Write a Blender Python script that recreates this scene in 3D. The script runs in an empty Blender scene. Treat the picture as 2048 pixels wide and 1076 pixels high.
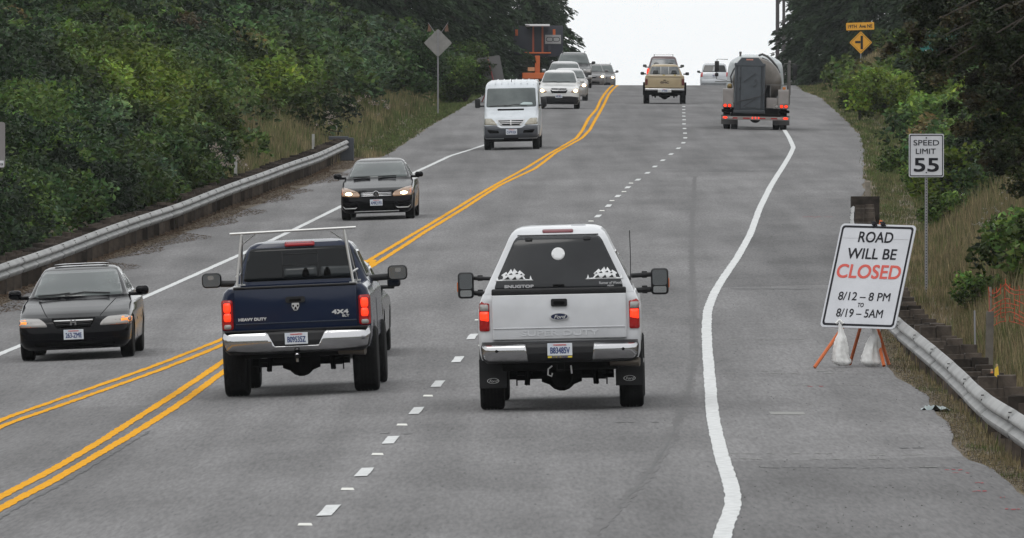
import bpy, bmesh, math, random
import numpy as np
from mathutils import Vector, Matrix
from mathutils.bvhtree import BVHTree
from mathutils.geometry import interpolate_bezier
random.seed(7); RNG = np.random.default_rng(11)
SC = bpy.context.scene
COL = SC.collection
# ------------------------------------------------------------------ camera
F = 400.0 / 36.0 * 2048.0            # focal length in photo pixels
cam = bpy.data.cameras.new('camera'); cam.lens = 400; cam.sensor_width = 36
cam.clip_start = 1.0; cam.clip_end = 6000
camo = bpy.data.objects.new('camera', cam); COL.objects.link(camo)
camo.location = (0, 0, 0); camo.rotation_euler = (math.pi/2, 0, 0)
SC.camera = camo
# ------------------------------------------------------------------ sky, sun, exposure
SUN_EL, SUN_AZ = math.radians(58), math.radians(200)
w = bpy.data.worlds.new("World"); SC.world = w; w.use_nodes = True
nt = w.node_tree; nt.nodes.clear()
sky = nt.nodes.new('ShaderNodeTexSky'); sky.sky_type = 'NISHITA'; sky.sun_disc = False
sky.sun_elevation = SUN_EL; sky.sun_rotation = SUN_AZ
sky.dust_density = 3.0; sky.air_density = 1.0; sky.ozone_density = 1.5
hs = nt.nodes.new('ShaderNodeHueSaturation'); hs.inputs['Saturation'].default_value = 0.12
mx = nt.nodes.new('ShaderNodeMix'); mx.data_type = 'RGBA'; mx.inputs[0].default_value = 0.72
mx.inputs[7].default_value = (8.9, 9.1, 9.2, 1)      # flat overcast cloud deck
bg = nt.nodes.new('ShaderNodeBackground'); bg.inputs['Strength'].default_value = 0.15
wo = nt.nodes.new('ShaderNodeOutputWorld')
nt.links.new(sky.outputs[0], hs.inputs['Color']); nt.links.new(hs.outputs[0], mx.inputs[6])
nt.links.new(mx.outputs[2], bg.inputs['Color']); nt.links.new(bg.outputs[0], wo.inputs[0])
sl = bpy.data.lights.new('sun', 'SUN'); sl.energy = 0.6; sl.angle = math.radians(25); sl.color = (1, .97, .93)
so = bpy.data.objects.new('sun', sl); COL.objects.link(so); so['kind'] = 'structure'
so.rotation_euler = (math.pi/2 - SUN_EL, 0, math.pi - SUN_AZ)
SC.view_settings.view_transform = 'Standard'; SC.view_settings.look = 'None'
SC.view_settings.exposure = 0.0; SC.view_settings.gamma = 1.0
SC.view_settings.use_curve_mapping = False
SC.cycles.max_bounces = 5; SC.cycles.transparent_max_bounces = 8
# ------------------------------------------------------------------ materials
MATS = {}
def lin(c):
    return tuple((x/12.92 if x <= .04045 else ((x+.055)/1.055)**2.4) for x in c)
def mat(name, col, rough=.5, metal=0., spec=.5, emis=0., noise=0., nscale=20., col2=None, bump=0., coat=0., trans=None, detail=4., emcol=None):
    if name in MATS: return MATS[name]
    m = bpy.data.materials.new(name); m.use_nodes = True; MATS[name] = m
    t = m.node_tree; p = t.nodes['Principled BSDF']
    p.inputs['Base Color'].default_value = (*col, 1); p.inputs['Roughness'].default_value = rough
    p.inputs['Metallic'].default_value = metal; p.inputs['Specular IOR Level'].default_value = spec
    p.inputs['Coat Weight'].default_value = coat; p.inputs['Coat Roughness'].default_value = .05
    if emis:
        p.inputs['Emission Color'].default_value = (*(emcol or col), 1); p.inputs['Emission Strength'].default_value = emis
    if noise or bump or col2:
        tc = t.nodes.new('ShaderNodeTexCoord')
        n = t.nodes.new('ShaderNodeTexNoise'); n.inputs['Scale'].default_value = nscale; n.inputs['Detail'].default_value = detail
        t.links.new(tc.outputs['Object'], n.inputs['Vector'])
        if noise or col2:
            r = t.nodes.new('ShaderNodeValToRGB'); e = r.color_ramp.elements
            c2 = col2 or tuple(min(1, c*(1+noise)) for c in col); c1 = col if col2 else tuple(c*(1-noise) for c in col)
            e[0].position = .38; e[1].position = .62; e[0].color = (*c1, 1); e[1].color = (*c2, 1)
            t.links.new(n.outputs[0], r.inputs[0]); t.links.new(r.outputs[0], p.inputs['Base Color'])
        if bump:
            b = t.nodes.new('ShaderNodeBump'); b.inputs['Strength'].default_value = bump; b.inputs['Distance'].default_value = .02
            t.links.new(n.outputs[0], b.inputs['Height']); t.links.new(b.outputs[0], p.inputs['Normal'])
    return m
def attr_mat(name, attr='tint', rough=.55, transl=.25, spec=.35):
    if name in MATS: return MATS[name]
    m = bpy.data.materials.new(name); m.use_nodes = True; MATS[name] = m
    t = m.node_tree; p = t.nodes['Principled BSDF']; out = t.nodes['Material Output']
    a = t.nodes.new('ShaderNodeAttribute'); a.attribute_name = attr
    oi = t.nodes.new('ShaderNodeObjectInfo'); mr = t.nodes.new('ShaderNodeMapRange')
    mr.inputs[3].default_value = .8; mr.inputs[4].default_value = 1.2; t.links.new(oi.outputs['Random'], mr.inputs[0])
    mul = t.nodes.new('ShaderNodeVectorMath'); mul.operation = 'SCALE'
    t.links.new(a.outputs['Color'], mul.inputs[0]); t.links.new(mr.outputs[0], mul.inputs['Scale'])
    t.links.new(mul.outputs[0], p.inputs['Base Color']); p.inputs['Roughness'].default_value = rough
    p.inputs['Specular IOR Level'].default_value = spec
    if transl:
        tr = t.nodes.new('ShaderNodeBsdfTranslucent'); t.links.new(mul.outputs[0], tr.inputs[0])
        ms = t.nodes.new('ShaderNodeMixShader'); ms.inputs[0].default_value = transl
        t.links.new(p.outputs[0], ms.inputs[1]); t.links.new(tr.outputs[0], ms.inputs[2]); t.links.new(ms.outputs[0], out.inputs[0])
    return m
# ------------------------------------------------------------------ object helpers
def obj(name, verts, faces, m=None, parent=None, smooth=None, loc=None):
    me = bpy.data.meshes.new(name)
    me.from_pydata([tuple(v) for v in verts], [], [tuple(f) for f in faces])
    return finish(name, me, m, parent, smooth, loc)
def finish(name, me, m, parent, smooth=None, loc=None):
    me.update()
    if m: me.materials.append(m)
    if smooth is not None:
        me.shade_smooth()
        if smooth < 180: me.set_sharp_from_angle(angle=math.radians(smooth))
    o = bpy.data.objects.new(name, me); COL.objects.link(o)
    if parent: o.parent = parent
    if loc is not None: o.location = loc
    return o
class MB:
    """collects primitive shapes into one mesh"""
    def __init__(s): s.v = []; s.f = []
    def add(s, vs, fs):
        b = len(s.v); s.v += [tuple(v) for v in vs]; s.f += [tuple(i+b for i in f) for f in fs]; return s
    def box(s, c, d, bev=0., R=None):
        if bev <= 0:
            vs = [Vector((sx*d[0]/2, sy*d[1]/2, sz*d[2]/2)) for sx in (-1, 1) for sy in (-1, 1) for sz in (-1, 1)]
            fs = [(0,1,3,2),(4,6,7,5),(0,4,5,1),(2,3,7,6),(0,2,6,4),(1,5,7,3)]
        else:
            bm = bmesh.new(); bmesh.ops.create_cube(bm, size=1)
            for v in bm.verts: v.co = Vector((v.co.x*d[0], v.co.y*d[1], v.co.z*d[2]))
            bmesh.ops.bevel(bm, geom=bm.edges[:], offset=min(bev, min(d)*.49), segments=3, affect='EDGES', profile=.5)
            bm.verts.ensure_lookup_table(); bm.verts.index_update()
            vs = [v.co.copy() for v in bm.verts]; fs = [[v.index for v in f.verts] for f in bm.faces]; bm.free()
        if R is not None: vs = [R @ v for v in vs]
        return s.add([v + Vector(c) for v in vs], fs)
    def tube(s, pts, r, n=8, cap=True):
        pts = [Vector(p) for p in pts]; rs = r if isinstance(r, (list, tuple)) else [r]*len(pts)
        vs = []; fs = []; up = None
        for i, p in enumerate(pts):
            d = (pts[min(i+1, len(pts)-1)] - pts[max(i-1, 0)]).normalized()
            a = d.cross(Vector((0, 0, 1)) if abs(d.z) < .9 else Vector((0, 1, 0))).normalized() if up is None else (up - d*up.dot(d)).normalized()
            up = a; b = d.cross(a)
            for k in range(n):
                t = 2*math.pi*k/n; vs.append(p + (a*math.cos(t) + b*math.sin(t))*rs[i])
        for i in range(len(pts)-1):
            for k in range(n): fs.append((i*n+k, i*n+(k+1) % n, (i+1)*n+(k+1) % n, (i+1)*n+k))
        if cap: fs.append(tuple(range(n))[::-1]); fs.append(tuple((len(pts)-1)*n+k for k in range(n)))
        return s.add(vs, fs)
    def lathe(s, prof, c=(0,0,0), axis='x', n=24, close=True):
        """prof: list of (radius, offset along axis)"""
        vs = []; fs = []
        for r, h in prof:
            for k in range(n):
                t = 2*math.pi*k/n; a, b = r*math.cos(t), r*math.sin(t)
                vs.append({'x': (h, a, b), 'y': (a, h, b), 'z': (a, b, h)}[axis])
        for i in range(len(prof)-1):
            for k in range(n): fs.append((i*n+k, i*n+(k+1) % n, (i+1)*n+(k+1) % n, (i+1)*n+k))
        if close: fs.append(tuple(range(n))); fs.append(tuple((len(prof)-1)*n+k for k in range(n))[::-1])
        return s.add([Vector(v)+Vector(c) for v in vs], fs)
    def prism(s, poly, y0, y1, axis='y'):
        """2-D polygon (u,z) extruded; axis y: u->x ; axis x: u->y ; axis z: (x,y)"""
        n = len(poly); vs = []
        for y in (y0, y1):
            for u, z in poly: vs.append({'y': (u, y, z), 'x': (y, u, z), 'z': (u, z, y)}[axis])
        fs = [tuple(range(n)), tuple(range(n, 2*n))[::-1]] + [(i, i+n, (i+1) % n+n, (i+1) % n) for i in range(n)]
        return s.add(vs, fs)
    def build(s, name, m=None, parent=None, smooth=None, loc=None):
        me = bpy.data.meshes.new(name); me.from_pydata(s.v, [], s.f)
        bm = bmesh.new(); bm.from_mesh(me); bmesh.ops.recalc_face_normals(bm, faces=bm.faces[:]); bm.to_mesh(me); bm.free()
        return finish(name, me, m, parent, smooth, loc)
def root(name, label, cat, group=None):
    o = bpy.data.objects.new(name, None); COL.objects.link(o); o.empty_display_size = .2
    return tag(o, label, cat, group)
def tag(o, label, cat, group=None, kind=None):
    if kind: o['kind'] = kind
    if label: o['label'] = label
    if cat: o['category'] = cat
    if group: o['group'] = group
    return o
def copy_tree(o, parent=None, label=None):
    c = o.copy(); COL.objects.link(c)
    if parent: c.parent = parent
    for ch in list(o.children): copy_tree(ch, c)
    if label: c['label'] = label
    return c
def text(name, s, size, m, parent, loc, rot=None, sx=1., bold=0., align='CENTER', extr=.002, shear=0., spacing=1., matrix=None):
    """flat lettering in the XZ plane facing -Y, converted to mesh; size = capital height"""
    cu = bpy.data.curves.new('t', 'FONT'); cu.body = s; cu.size = size/.73; cu.align_x = align; cu.align_y = 'CENTER'
    cu.extrude = extr; cu.shear = shear; cu.space_character = spacing; cu.resolution_u = 5
    to = bpy.data.objects.new('t', cu); COL.objects.link(to)
    me = bpy.data.meshes.new_from_object(to.evaluated_get(bpy.context.evaluated_depsgraph_get()))
    bpy.data.objects.remove(to); bpy.data.curves.remove(cu)
    n = len(me.vertices); co = np.empty(n*3); me.vertices.foreach_get('co', co); co = co.reshape(-1, 3)
    zc = (co[:, 1].max()+co[:, 1].min())/2 if n else 0
    new = np.stack([co[:, 0]*sx, -co[:, 2], co[:, 1]-zc], 1); fs = [tuple(p.vertices) for p in me.polygons]
    if bold:                                # heavier strokes: slightly shifted layers, each a hair apart
        V = []; Fs = []
        for k, (dx, dz) in enumerate(((0, 0), (bold, bold), (-bold, bold), (bold, -bold), (-bold, -bold))):
            V += [(x+dx, y-.00025*k, z+dz) for x, y, z in new]; Fs += [tuple(i+k*n for i in f) for f in fs]
        me = bpy.data.meshes.new(name); me.from_pydata(V, [], Fs)
    else: me.vertices.foreach_set('co', new.ravel())
    me.materials.clear()
    o = finish(name, me, m, parent, None, loc)
    if rot: o.rotation_euler = rot
    return o
# ------------------------------------------------------------------ the lie of the road, surveyed along the dashed lane line
_D = np.array([60, 105,117.2,129.4,141.6,153.8,166,178.2,263.6,275.8,288,300.2,312.4,324.6,336.8,349,361.2,373.4,385.6,397.8,410,422.2,434.4,446.6,458.8,471,483.2,495.4,507.6,545,570,600,630,660,685,720,760,800,1000,1500,3200])
_Y = np.array([0,1016,948,883,824,769,721,675,455.5,432.7,412,392.6,374.8,359.6,346,334,321,308.8,296.7,286,276,267,257.5,248,239.6,232.5,226,219.6,213.3,197,188,180,174.3,171,170.2,172.5,181,191,240,330,430.])
_Z = -(_Y-538)*_D/F; _Z[0] = _Z[1] - (45)*.0155
_Z[-4:] = [_Z[-5]+.1, _Z[-5]-2, _Z[-5]-12, _Z[-5]-40]
def _smooth(xs, ys, step=4., sig=9.):
    g = np.arange(xs[0], xs[-1], step); v = np.interp(g, xs, ys)
    k = int(3*sig/step); ker = np.exp(-.5*(np.arange(-k, k+1)*step/sig)**2); ker /= ker.sum()
    vp = np.concatenate([v[0]+(np.arange(-k, 0))*(v[1]-v[0]), v, v[-1]+np.arange(1, k+1)*(v[-1]-v[-2])])
    return g, np.convolve(vp, ker, 'valid')
_zg, _zv = _smooth(_D, _Z)
def zc(D): return np.interp(D, _zg, _zv)
def kf(D): return np.interp(D, [100,200,280,390,440,560,700], [.020,.025,.022,0,-.022,-.012,0])
_dx = np.array([(-40,60),(658,105),(729,117.2),(781,129.4),(833,141.6),(875.6,153.8),(916,166),(944,178.2),(1167,263.6),(1196,275.8),(1217,288),(1235.6,300.2),(1255.6,312.4),(1276,324.6),(1295,336.8),(1309.6,349),(1325.6,361.2),(1342,373.4),(1357,385.6),(1366.7,397.8),(1370.7,410),(1370,422.2),(1369,434.4),(1368,446.6),(1368.4,458.8),(1367.6,471),(1367.6,495.4),(1367.6,507.6),(1366,545),(1364,600),(1362,650),(1361,700),(1362,800),(1370,1000),(1400,1500),(1500,3200)], float)
_xd = (_dx[:, 0]-1024)*_dx[:, 1]/F; _xd[0] = _xd[1]-45*.0165
def xdash(D): return np.interp(D, _dx[:, 1], _xd)
_hg, _hv = _smooth(_dx[:, 1], _xd, 4., 22.)
def heading(D): return (np.interp(D+6, _hg, _hv)-np.interp(D-6, _hg, _hv))/12.
def kl(D): return np.interp(D, [100,150,210,280,390,440,560,700], [.040,.044,.044,.033,.020,0,-.012,0])
def zr(X, D):
    q = X-xdash(D)
    return zc(D) + np.where(q > 0, kf(D), kl(D))*q
_dd = np.arange(85, 700, .25)
def hit(x, y):
    """ground point of the road seen in photo pixel (x, y)"""
    X = (x-1024)*_dd/F; Z = -(y-538)*_dd/F
    d = zr(X, _dd)-Z; i = np.argmax(d > 0) if (d > 0).any() else len(_dd)-1
    i = max(i, 1); t = d[i-1]/(d[i-1]-d[i]) if d[i] != d[i-1] else 0
    D = _dd[i-1]+t*.25
    return (x-1024)*D/F, D
def line_fn(pts, lo=None, hi=None):
    """photo trace along the ground -> X as a function of distance"""
    g = sorted([(hit(x, y)[1], hit(x, y)[0]) for x, y in pts]); D = [a for a, b in g]; X = [b for a, b in g]
    if lo is not None: D = [60]+D; X = [lo]+X
    if hi is not None: D += [p[0] for p in hi]; X += [p[1] for p in hi]
    D, X = np.array(D), np.array(X); o = np.argsort(D); D, X = D[o], X[o]
    return lambda d: np.interp(d, D, X)
def px(x, y, D): return Vector(((x-1024)*D/F, D, -(y-538)*D/F))
XD9 = float(xdash(700)); XD10 = float(xdash(1000)); XD32 = float(xdash(3200))
whiteR = line_fn([(1444,1064),(1458,1040),(1468,1001),(1461,968),(1444,915),(1432,867),(1425,829),(1420,761),(1415,704),(1413,656),(1415,622),(1427,589),(1444,560),(1475,515),(1500,470),(1518,420),(1540,375),(1565,335),(1580,310),(1587,295),(1578,275),(1570,262)], 1.2,
    [(500, 11.2), (560, 12.2), (620, 13.2), (700, XD9+3.7), (1000, XD10+3.7), (3200, XD32+3.7)])
whiteL = line_fn([(0,708),(40,692),(300,590),(475,512),(672,418),(840,340),(900,312),(985,285)], -9.5, [(500, -.6), (560, .8), (620, 2.2), (700, XD9-8), (1000, XD10-8), (3200, XD32-8)])
yelR1 = line_fn([(0,994.5),(97,944),(193,888),(271,838),(348,789.5),(437,729.6),(733.5,523.5),(820,472),(923,410.5),(998,366),(1054,335),(1096,309),(1152,277),(1165,260.6),(1178,236),(1193.6,218),(1200,202.6),(1211.5,185),(1225,171.5)], -5.4, [(720, 6.4), (1000, XD10-4)])
yelR2 = line_fn([(0,1017.7),(97,967),(193,911),(290,853),(367,803),(437,751),(739,536),(850.5,463.5),(931,415),(1001,370),(1071,336.7),(1112.6,304.6),(1163,277),(1179.5,260),(1184,251.7),(1197,229),(1208,209),(1217,190),(1235,171.5)], -5.2, [(720, 6.7), (1000, XD10-3.7)])
yelL1 = line_fn([(0,840),(155,786),(271,746),(437,682.4),(560,620),(640,577),(733.5,523.5)])
yelL2 = line_fn([(0,853),(116,813),(232,772),(348,729.6),(437,694),(560,634),(640,593),(739,536)])
edgeR = line_fn([(2048,985),(1974,936),(1934,918),(1908,883),(1890,843),(1855,795),(1810,764),(1771,728),(1752,640),(1745,560),(1735,480),(1727,400),(1727,300),(1720,270),(1690,240),(1640,195),(1605,182)], 4.9, [(700, XD9+7), (1000, XD10+7), (3200, XD32+7)])
edgeL = line_fn([(0,612),(158,528),(225,518),(316,486),(422,447),(527,405),(598,377),(668,349),(775,309),(838,268),(897,232),(942,205),(961,195)], -13, [(620, -1.4), (700, XD9-11), (1000, XD10-11), (3200, XD32-11)])
# ------------------------------------------------------------------ ground
def vnoise(x, y, s=0):
    return (np.sin(x*.9+s)*np.cos(y*.7-s*1.3)+.6*np.sin(x*2.1-y*1.3+s*2)+.4*np.cos(x*3.7+y*2.9+s*.7))/2
def slL(D): return np.interp(D, [100,200,300,400,500,650,760], [.5,.55,.6,.5,.55,.6,.5])
def slR(D): return np.interp(D, [100,180,300,420,500,650,760], [.30,.42,.45,.7,.8,.6,.5])
def terrain(X, D):
    X = np.asarray(X, float); D = np.asarray(D, float)
    eL = edgeL(D); eR = edgeR(D); uL = eL-X; uR = X-eR; u = np.maximum(uL, uR)
    base = zr(np.clip(X, eL, eR), D)
    sl = np.where(uL > 0, slL(D), slR(D)); fl = np.where(uL > 0, 1.3, 1.2)
    hm = np.interp(D, [0, 700, 1000], [7.5, 6.5, 1.5])
    up = np.maximum(u-fl, 0)*sl
    up = hm*(1-np.exp(-up/hm))
    return base - .05*np.clip(u, 0, 1.2) + np.where(u < 0, -.06, -.02) + up + np.where(u > 1.2, .10*np.sin(D*.07+u*.5)*np.clip(u-1.2, 0, 1), 0)
rows = np.concatenate([[-80,-20,30,60], np.arange(80, 720, 3.), np.arange(720, 1000, 15.), [1100,1300,1600,2100,3200]])
offs = [900,300,120,60,40,28,20,15,12,10,8.5,7,6,5,4,3.2,2.5,1.9,1.3,.8,.4,.1,0]
vs = []; 
for d in rows:
    dd = max(d, 60.); a, b = float(edgeL(dd)), float(edgeR(dd))
    xs = [a-o for o in offs]+list(np.linspace(a, b, 7)[1:-1])+[b+o for o in offs[::-1]]
    zz = terrain(np.array(xs), np.full(len(xs), dd))
    vs += [(x, d, z-(max(0, 60-d)*.0155)) for x, z in zip(xs, zz)]
nc = len(xs); fs = [(r*nc+c, r*nc+c+1, (r+1)*nc+c+1, (r+1)*nc+c) for r in range(len(rows)-1) for c in range(nc-1)]
m_soil = mat('soil', (.085,.066,.042), .95, col2=(.14,.11,.07), nscale=2.3, bump=.5)
g = obj('ground', vs, fs, m_soil, smooth=180); tag(g, None, None, kind='structure')
# road sheet with a per-face shade for paving batches
rd = np.concatenate([[-80, 0, 60], np.arange(90, 760, 1.5), np.arange(760, 1000, 10.), [1100,1300,1600,2100,3200]])
vs = []; shade = []; fs = []
NCOL = 26
for i, d in enumerate(rd):
    dd = max(d, 60.); a, b = float(edgeL(dd)), float(edgeR(dd)); wl, wr = float(whiteL(dd)), float(whiteR(dd))
    ja = .04*math.sin(d*.5)+.015*math.sin(d*1.3); jb = .04*math.sin(d*.4)+.015*math.sin(d*1.1+1)
    cols = [a+ja]+list(np.linspace(a, wl, 5)[1:-1])+list(np.linspace(wl, wr, 16))+list(np.linspace(wr, b, 6)[1:-1])+[b+jb]
    n = len(cols)
    for c, x in enumerate(cols):
        vs.append((x, d, float(zr(x, dd))-max(0, 60-d)*.0155))
for i in range(len(rd)-1):
    for c in range(n-1):
        fs.append((i*n+c, i*n+c+1, (i+1)*n+c+1, (i+1)*n+c))
        d = rd[i]; s = 1.
        if c < 4: s = .98 if d > 260 else .93
        elif c >= 19: s = (.80 if d < 118 else 1.0 if d < 205 else .74 if d < 262 else .84 if d < 300 else .92)
        else:
            if d > 337: s = .88
            if 10 <= c <= 11 and d < 135: s = .96
        if yelL1 and c <= 9 and 4 <= c and d < 150 and (cols[0] is not None):
            xm = (vs[i*n+c][0]+vs[i*n+c+1][0])/2
            if float(yelL2(max(d, 60))) < xm < float(yelR1(max(d, 60))): s = .86 if d < 150 else 1.02
        shade.append(s)
me = bpy.data.meshes.new('road'); me.from_pydata(vs, [], fs)
at = me.attributes.new('shade', 'FLOAT', 'FACE'); at.data.foreach_set('value', shade)
m_road = bpy.data.materials.new('asphalt'); m_road.use_nodes = True; t = m_road.node_tree; p = t.nodes['Principled BSDF']
def N(t, ty, **k):
    n_ = t.nodes.new(ty)
    for a_, b_ in k.items(): setattr(n_, a_, b_)
    return n_
geo = N(t, 'ShaderNodeNewGeometry'); mp = N(t, 'ShaderNodeMapping'); mp.inputs['Scale'].default_value = (1, .16, 1)
t.links.new(geo.outputs['Position'], mp.inputs['Vector'])
n1 = N(t, 'ShaderNodeTexNoise'); n1.inputs['Scale'].default_value = .55; n1.inputs['Detail'].default_value = 5; t.links.new(mp.outputs[0], n1.inputs['Vector'])
mp2 = N(t, 'ShaderNodeMapping'); mp2.inputs['Scale'].default_value = (1, .045, 1); t.links.new(geo.outputs['Position'], mp2.inputs['Vector'])
n2 = N(t, 'ShaderNodeTexNoise'); n2.inputs['Scale'].default_value = 26.; n2.inputs['Detail'].default_value = 3; t.links.new(mp2.outputs[0], n2.inputs['Vector'])
n3 = N(t, 'ShaderNodeTexVoronoi'); n3.inputs['Scale'].default_value = 7.; t.links.new(mp2.outputs[0], n3.inputs['Vector'])
def mrange(src, a, b, c, d):
    m_ = N(t, 'ShaderNodeMapRange'); m_.inputs[1].default_value = a; m_.inputs[2].default_value = b; m_.inputs[3].default_value = c; m_.inputs[4].default_value = d
    t.links.new(src, m_.inputs[0]); return m_.outputs[0]
def mul(a, b):
    m_ = N(t, 'ShaderNodeMath', operation='MULTIPLY'); t.links.new(a, m_.inputs[0]); t.links.new(b, m_.inputs[1]); return m_.outputs[0]
sa = N(t, 'ShaderNodeAttribute', attribute_name='shade'); la = N(t, 'ShaderNodeAttribute', attribute_name='wear')
f_ = mul(mul(mrange(n1.outputs[0], .3, .7, .80, 1.20), mrange(n2.outputs[0], .3, .7, .80, 1.20)), mul(sa.outputs['Fac'], mrange(n3.outputs['Distance'], .02, .12, .55, 1.)))
f_ = mul(f_, la.outputs['Fac'])
mp4 = N(t, 'ShaderNodeMapping'); mp4.inputs['Scale'].default_value = (1.6, .014, 1); t.links.new(geo.outputs['Position'], mp4.inputs['Vector'])
n4 = N(t, 'ShaderNodeTexNoise'); n4.inputs['Scale'].default_value = 1.; n4.inputs['Detail'].default_value = 4; t.links.new(mp4.outputs[0], n4.inputs['Vector'])
f_ = mul(f_, mrange(n4.outputs[0], .35, .68, 1.09, .84))
mp5 = N(t, 'ShaderNodeMapping'); mp5.inputs['Scale'].default_value = (.35, .05, 1); t.links.new(geo.outputs['Position'], mp5.inputs['Vector'])
n5 = N(t, 'ShaderNodeTexNoise'); n5.inputs['Scale'].default_value = 1.; n5.inputs['Detail'].default_value = 6; n5.inputs['Roughness'].default_value = .65; t.links.new(mp5.outputs[0], n5.inputs['Vector'])
f_ = mul(f_, mrange(n5.outputs[0], .52, .66, 1.03, .90))
vm = N(t, 'ShaderNodeVectorMath', operation='SCALE'); vm.inputs[0].default_value = (.152, .149, .150); t.links.new(f_, vm.inputs['Scale'])
t.links.new(vm.outputs[0], p.inputs['Base Color']); p.inputs['Roughness'].default_value = .9; p.inputs['Specular IOR Level'].default_value = .2
bp = N(t, 'ShaderNodeBump'); bp.inputs['Strength'].default_value = .3; bp.inputs['Distance'].default_value = .01; t.links.new(n2.outputs[0], bp.inputs['Height']); t.links.new(bp.outputs[0], p.inputs['Normal'])
wear = me.attributes.new('wear', 'FLOAT', 'POINT'); wv = []
for (x, d, z) in vs:
    dd = max(d, 60.); L = float(xdash(dd)); Y = float(yelR2(dd)); R_ = float(whiteR(dd)); O = float(whiteL(dd)); Y1 = float(yelR1(dd))
    v = 1.
    for c in ((L+R_)/2, (L+Y)/2, (O+Y1-(.9 if d < 200 else 0))/2):
        for s_ in (-.85, .85): v -= .11*math.exp(-((x-c-s_)/.36)**2)
        v -= .03*math.exp(-((x-c)/.25)**2)
    wv.append(v)
wear.data.foreach_set('value', wv)
ro = finish('road', me, m_road, None, 180); tag(ro, None, None, kind='structure')
# painted lines
def paint_mat(name, col):
    m = mat(name, col, .85, spec=.06, col2=tuple(c*.80 for c in col), nscale=9., detail=6)
    return m
P_W = paint_mat('white_paint', (.60,.61,.61)); P_Y = paint_mat('yellow_paint', (.70,.33,.010)); P_D = mat('tar', (.075,.075,.075), .8)
def ribbon(name, fx, d0, d1, wd, m, step=.4, jit=.008, up=.006, off=0., parent=None, mb=None):
    ds = np.arange(d0, d1, step); vs = []; fs = []
    X = fx(ds)
    if (d1-d0) > 20:                       # take the kinks out of the survey
        Xs = np.convolve(np.concatenate([np.full(6, X[0])+np.arange(-6,0)*(X[1]-X[0]), X, np.full(6, X[-1])+np.arange(1,7)*(X[-1]-X[-2])]), np.ones(13)/13, 'valid'); X = Xs
    for i, d in enumerate(ds):
        a = X[i]-wd/2+off+random.uniform(-jit, jit); b = X[i]+wd/2+off+random.uniform(-jit, jit)
        vs += [(a, d, float(zr(a, d))+up), (b, d, float(zr(b, d))+up)]
        if i: fs.append((2*i-2, 2*i-1, 2*i+1, 2*i))
    if mb is not None: mb.add(vs, fs); return
    o = obj(name, vs, fs, m); tag(o, None, None, kind='structure'); return o
ribbon('edge_line', whiteR, 70, 760, .155, P_W)
ribbon('edge_line', whiteL, 90, 760, .15, P_W)
ribbon('centre_line', yelR1, 70, 740, .125, P_Y, jit=.012)
ribbon('centre_line', yelR2, 70, 740, .125, P_Y, jit=.012)
ribbon('centre_line', yelL1, 90, 238, .12, P_Y, jit=.015, up=.007)
ribbon('centre_line', yelL2, 90, 238, .12, P_Y, jit=.015, up=.007)
mb = MB()
for k in range(-2, 46):
    d = 117.2+12.2*k; ribbon('', xdash, d-1.5, d+1.6, .135, None, step=.5, jit=.004, up=.009, mb=mb)
tag(mb.build('lane_line', P_W), None, None, kind='structure')
# thin tar seams and scrape marks
mb = MB()
seam = line_fn([(1180,1076),(1290,960),(1340,880),(1375,790),(1390,700),(1385,600),(1383,500),(1385,430),(1390,345)])
ribbon('', seam, 104, 330, .022, None, jit=.02, up=.005, mb=mb); mw = MB(); ribbon('', seam, 96, 330, .11, None, jit=.03, up=.003, mb=mw); tag(mw.build('worn_seam', mat('worn_asphalt', (.124,.121,.121), .9, spec=.1, col2=(.150,.147,.148), nscale=1.2)), None, None, kind='structure')
ribbon('', lambda d: yelR2(d)+.16, 95, 138, .03, None, jit=.02, up=.005, mb=mb)
def cross(mb, y, x0, x1, th=.05, ragged=.5, n=None):
    n = n or max(2, int((x1-x0)/22))
    for i in range(n):
        if random.random() < ragged*.5: continue
        xa = x0+(x1-x0)*i/n; xb = x0+(x1-x0)*(i+random.uniform(.5, 1.))/n
        (Xa, Da), (Xb, Db) = hit(xa, y+random.uniform(-.8, .8)), hit(xb, y+random.uniform(-.8, .8))
        t_ = th*random.uniform(.5, 1.2)
        mb.add([(Xa, Da-t_, zr(Xa, Da-t_)+.004), (Xb, Db-t_, zr(Xb, Db-t_)+.004), (Xb, Db+t_, zr(Xb, Db+t_)+.004), (Xa, Da+t_, zr(Xa, Da+t_)+.004)], [(0,1,2,3)])
cross(mb, 342, 1320, 1720, .35, 0, 5); cross(mb, 578, 1460, 1645, .2, 0, 3); cross(mb, 936, 1450, 1930, .07, .3); cross(mb, 896, 1800, 1850, .25, 0, 2); cross(mb, 845, 1230, 1330, .1, .3); cross(mb, 868, 760, 830, .12, .3)
tag(mb.build('tar_seam', P_D), None, None, kind='structure')
mb = MB()
for y, a, b in ((679,1435,1640),(688,1440,1680),(747,1450,1780),(742,1500,1700),(907,1460,1700),(918,1480,1850),(910,1690,1850),(386,1600,1710),(396,1590,1690),(700,1640,1700),(770,1560,1830),(934,1800,1900)): cross(mb, y, a, b, .10, .9)
cross(mb, 827, 1540, 1678, .8, 0, 1)
for x_, y_ in ((1118,300),(1150,310),(760,755),(800,752),(1195,690)): cross(mb, y_, x_, x_+14, .06, 0, 1)
tag(mb.build('scrape_marks', mat('scrape', (.25,.25,.24), .9, spec=.05)), None, None, kind='structure')
mb = MB()
for y, a, b in ((940,1890,1930),(946,1905,1945),(966,1950,1968),(983,1945,1975),(995,2000,2012),(1019,2010,2046),(773,1615,1650),(434,1605,1670)): cross(mb, y, a, b, .09, .4, 3)
tag(mb.build('survey_paint', mat('red_paint', (.34,.07,.08), .9, spec=.05)), None, None, kind='structure')
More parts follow.
